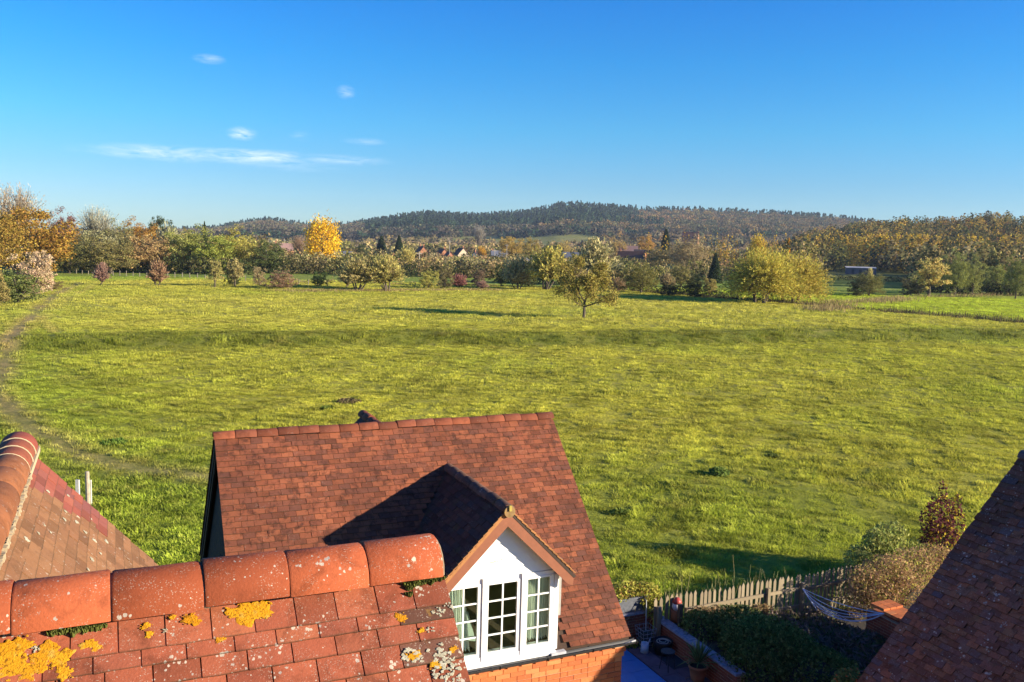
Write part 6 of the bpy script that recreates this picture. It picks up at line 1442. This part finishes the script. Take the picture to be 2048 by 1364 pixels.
# ---- village houses
M_win = flat('dark_window', (.03, .035, .045), .2, .1, 3, spec=.6)
def far_house(px, ytop, dist, L, D, eave, rise, ang, wall, roof, label, chim=1, name='house', wins=2):
    p = spot(px, dist); dd = float((p-np.array([0, 0, H]))@fw); tz = H+(ray(px, ytop)/(ray(px, ytop)@fw)*dd)[2]
    eave_z = tz-rise-p[2]; o = empty(name, tuple(p), math.radians(ang), label, 'house'); hz = max(2.2, eave_z)
    MB().prism([(-L/2, -D/2, -.5), (-L/2, D/2, -.5), (-L/2, D/2, hz), (-L/2, 0, hz+rise), (-L/2, -D/2, hz)], (L, 0, 0)).build('wall', wall, o)
    b = MB()
    for s_ in (-1, 1): b = MB(); b.prism([(-L/2-.3, 0, hz+rise+.22), (-L/2-.3, s_*(D/2+.35), hz-.15), (-L/2-.3, s_*(D/2+.35), hz-.32), (-L/2-.3, 0, hz+rise+.03)], (L+.6, 0, 0)); b.build('roof', roof, o)
    for i in range(chim): MB().span((-L/2+.4+i*(L-1.4), -.35, hz+rise-.6), (-L/2+1.1+i*(L-1.4), .35, hz+rise+1.3)).build('chimney', M_brick_plain, o)
    for i in range(wins):
        x = -L/2+L*(i+1)/(wins+1)
        for sy in (-1,): MB().span((x-.55, sy*D/2-.05, hz-1.7), (x+.55, sy*D/2+.05, hz-.5)).build('window', M_win, o)
    for sx in (-1, 1): MB().span((sx*L/2-.05, -.5, hz-.2), (sx*L/2+.05, .5, hz+.9)).build('window', M_win, o)
    return o
W_br = flat('village_brick', (.36, .16, .085), .9, .2, 2); W_cr = flat('cream_render', (.50, .40, .28), .9, .08, 1); W_wh = flat('white_render', (.72, .70, .66), .8, .05, 1); W_gr = flat('grey_render', (.32, .30, .28), .9, .1, 1)
R_br = flat('brown_roof', (.13, .060, .042), .9, .2, 2); R_gy = flat('grey_roof', (.12, .13, .16), .8, .15, 2); R_pk = flat('pink_grey_roof', (.24, .15, .13), .9, .15, 2); R_dk = flat('dark_roof', (.065, .045, .042), .9, .2, 2)
far_house(682, 503, 470, 12, 8, 3, 3.0, 10, W_gr, R_gy, 'grey bungalow between the yellow poplar and the dark cedar', 0)
far_house(759, 504, 480, 9, 8, 3, 4.0, 80, W_gr, R_dk, 'dark-roofed house directly under the dark spruce')
far_house(794, 503, 490, 9, 7.5, 3, 4.2, 115, W_br, R_br, 'brick gabled house below the second spruce')
far_house(843, 493, 495, 9, 7.5, 4, 4.6, 110, W_br, R_br, 'tall brick gable with a chimney, left of the middle group', 2)
far_house(884, 498, 500, 9, 7.5, 4, 4.4, 112, W_br, R_br, 'orange brick gable in the middle of the village')
far_house(897, 504, 480, 7, 6, 3, 3.4, 112, W_br, R_br, 'small brick gable just in front of the orange one', 0)
far_house(921, 496, 520, 8, 7, 4, 4.0, 115, W_cr, R_br, 'beige gabled house left of the white one')
far_house(955, 504, 470, 9, 7, 4, 3.8, 65, W_wh, R_dk, 'white gabled house with a dark roof')
far_house(1005, 502, 510, 14, 8, 3.5, 3.2, 8, W_cr, R_gy, 'blue-grey roofed house right of the white gable')
far_house(1057, 515, 440, 7, 6, 3, 2.2, 20, W_wh, R_gy, 'little white cottage half hidden behind the pale tan willow', 0)
far_house(1146, 505, 480, 18, 8, 2.8, 2.6, -6, W_gr, R_gy, 'long low house with grey roofs left of the sparse tree', 2)
far_house(1253, 492, 540, 12, 8, 3.5, 3.4, -10, W_br, R_pk, 'pink-grey roofed house above the brown roof')
far_house(1262, 503, 480, 15, 8.5, 3, 4.2, -24, W_br, R_br, 'brown roofed house with an orange brick end', 1)
far_house(1302, 500, 500, 20, 8, 3, 2.6, -14, W_br, R_dk, 'long dark-roofed building right of the brick end', 0)
far_house(566, 487, 520, 10, 8, 3.5, 3.6, 30, W_br, R_pk, 'pinkish roof among the bare trees left of the poplar')
far_house(1377, 464, 900, 16, 9, 4, 4.5, -20, W_br, R_br, 'red-roofed farmhouse high among the trees on the slope', 2)
# long grey shed in the reed corner
p = spot(1720, 425); dd = float((p-np.array([0, 0, H]))@fw); s = dd/FPX
sh = empty('shed', tuple(p), math.radians(-14), 'long low grey timber shed beyond the reeds and clipped hedge', 'shed')
MB().span((-28*s, -2, -.3), (28*s, 2, 12*s)).build('wall', flat('grey_boards', (.17, .15, .16), .9, .2, 2), sh)
MB().prism([(-29*s, -2.3, 11.6*s), (-29*s, -2.3, 12.4*s), (-29*s, 2.3, 14.6*s), (-29*s, 2.3, 13.8*s)], (58*s, 0, 0)).build('roof', flat('pale_sheet_roof', (.40, .40, .40), .6, .1, 2), sh)
for x in (-18, -4, 10): MB().span((x*s, -2.06, 0), ((x+5)*s, -1.98, 9*s)).build('door', flat('shed_door', (.10, .09, .09), .9), sh)
# utility poles
M_pole = flat('pole_wood', (.36, .32, .27), .9, .15, 6)
for px, yt, dist, lb in [(898, 480, 470, 'wooden utility pole rising behind the orange brick gables'), (838, 503, 300, 'dark utility pole in front of the tan tree, left of the white house'), (771, 489, 460, 'utility pole right beside the dark spruce'), (988, 498, 350, 'pale utility pole in front of the blue-grey roof'), (1012, 488, 470, 'utility pole behind the blue-grey roof'), (717, 490, 430, 'utility pole before the dark cedar'), (532, 487, 260, 'pale utility pole standing in the green domed tree'), (569, 478, 540, 'utility pole beside the pinkish roof')]:
    p = spot(px, dist); dd = float((p-np.array([0, 0, H]))@fw); tz = H+(ray(px, yt)/(ray(px, yt)@fw)*dd)[2]; h = tz-p[2]
    o = empty('utility_pole', tuple(p), .3, lb, 'utility pole', 'utility poles around the village'); MB().tube([(0, 0, -.3), (0, 0, h)], [.17, .12], 7).build('pole', M_pole, o); MB().span((-1.0, -.06, h-.75), (1.0, .06, h-.6)).build('crossarm', M_pole, o)
# stock fence along the left field, posts and wires
ff = empty('field_fence', (0, 0, 0), 0, 'thin post and wire fence across the bright green field at the left', 'fence')
a, b = ground_hit(118, 545), ground_hit(655, 573); pts = []
M_fp = flat('fence_post_wood', (.20, .175, .13), .9, .2, 5)
fpm = MB().span((-.07, -.07, -.2), (.07, .07, 1.25)).mesh('post'); fpm.materials.append(M_fp)
n = 36
for i in range(n+1):
    q = a+(b-a)*(i/n); q[2] = float(terrain(q[0], q[1])); o = bpy.data.objects.new('post', fpm); COL.objects.link(o); o.parent = ff; o.location = tuple(q); o.rotation_euler = (random.uniform(-.06, .06), random.uniform(-.06, .06), random.uniform(0, 3)); o.scale = (1, 1, random.uniform(.8, 1.15)); pts.append(q)
for hgt in (.45, .95): MB().tube([tuple(q+np.array([0, 0, hgt])) for q in pts], .012, 3, False).build('wire', flat('wire', (.25, .25, .25), .5), ff)
# small football goal with its net at the very left
p = ground_hit(3, 533); gl_ = empty('football_goal', tuple(p), .5, 'white football goal with a net at the left picture edge', 'goal')
M_wp = flat('goal_paint', (.75, .75, .75), .5); M_net = flat('net_cord', (.55, .55, .55), .8)
for x in (-1.8, 1.8): MB().tube([(x, 0, 0), (x, 0, 2.0)], .06, 6).build('post', M_wp, gl_); MB().tube([(x, 0, 2.0), (x, 1.0, 1.7), (x, 1.6, 0)], .035, 5).build('stanchion', M_wp, gl_)
MB().tube([(-1.8, 0, 2.0), (1.8, 0, 2.0)], .06, 6).build('crossbar', M_wp, gl_)
nb_ = MB()
for i in range(13): x = -1.8+.3*i; nb_.tube([(x, 0, 2.0), (x, 1.0, 1.7), (x, 1.6, 0)], .012, 3, False)
for z, y in ((1.7, 1.0), (1.2, 1.18), (.7, 1.36), (.25, 1.5)): nb_.tube([(-1.8, y, z), (1.8, y, z)], .012, 3, False)
nb_.build('net', M_net, gl_)

# ------------------------------------------------------------------ air: the far woods fade a little to blue
HAZE = 0.00007
if HAZE:
    hb = MB().span((-3600, -400, -3.0), (3600, 3300, 190)).mesh('haze'); hz, t = new_mat('haze_air')
    pv = t.nodes.new('ShaderNodeVolumePrincipled'); pv.inputs['Color'].default_value = (.62, .76, 1.0, 1); pv.inputs['Density'].default_value = HAZE; pv.inputs['Anisotropy'].default_value = .1
    om = t.nodes.new('ShaderNodeOutputMaterial'); t.links.new(pv.outputs[0], om.inputs['Volume']); link('haze', hb, hz, None, 'stuff')
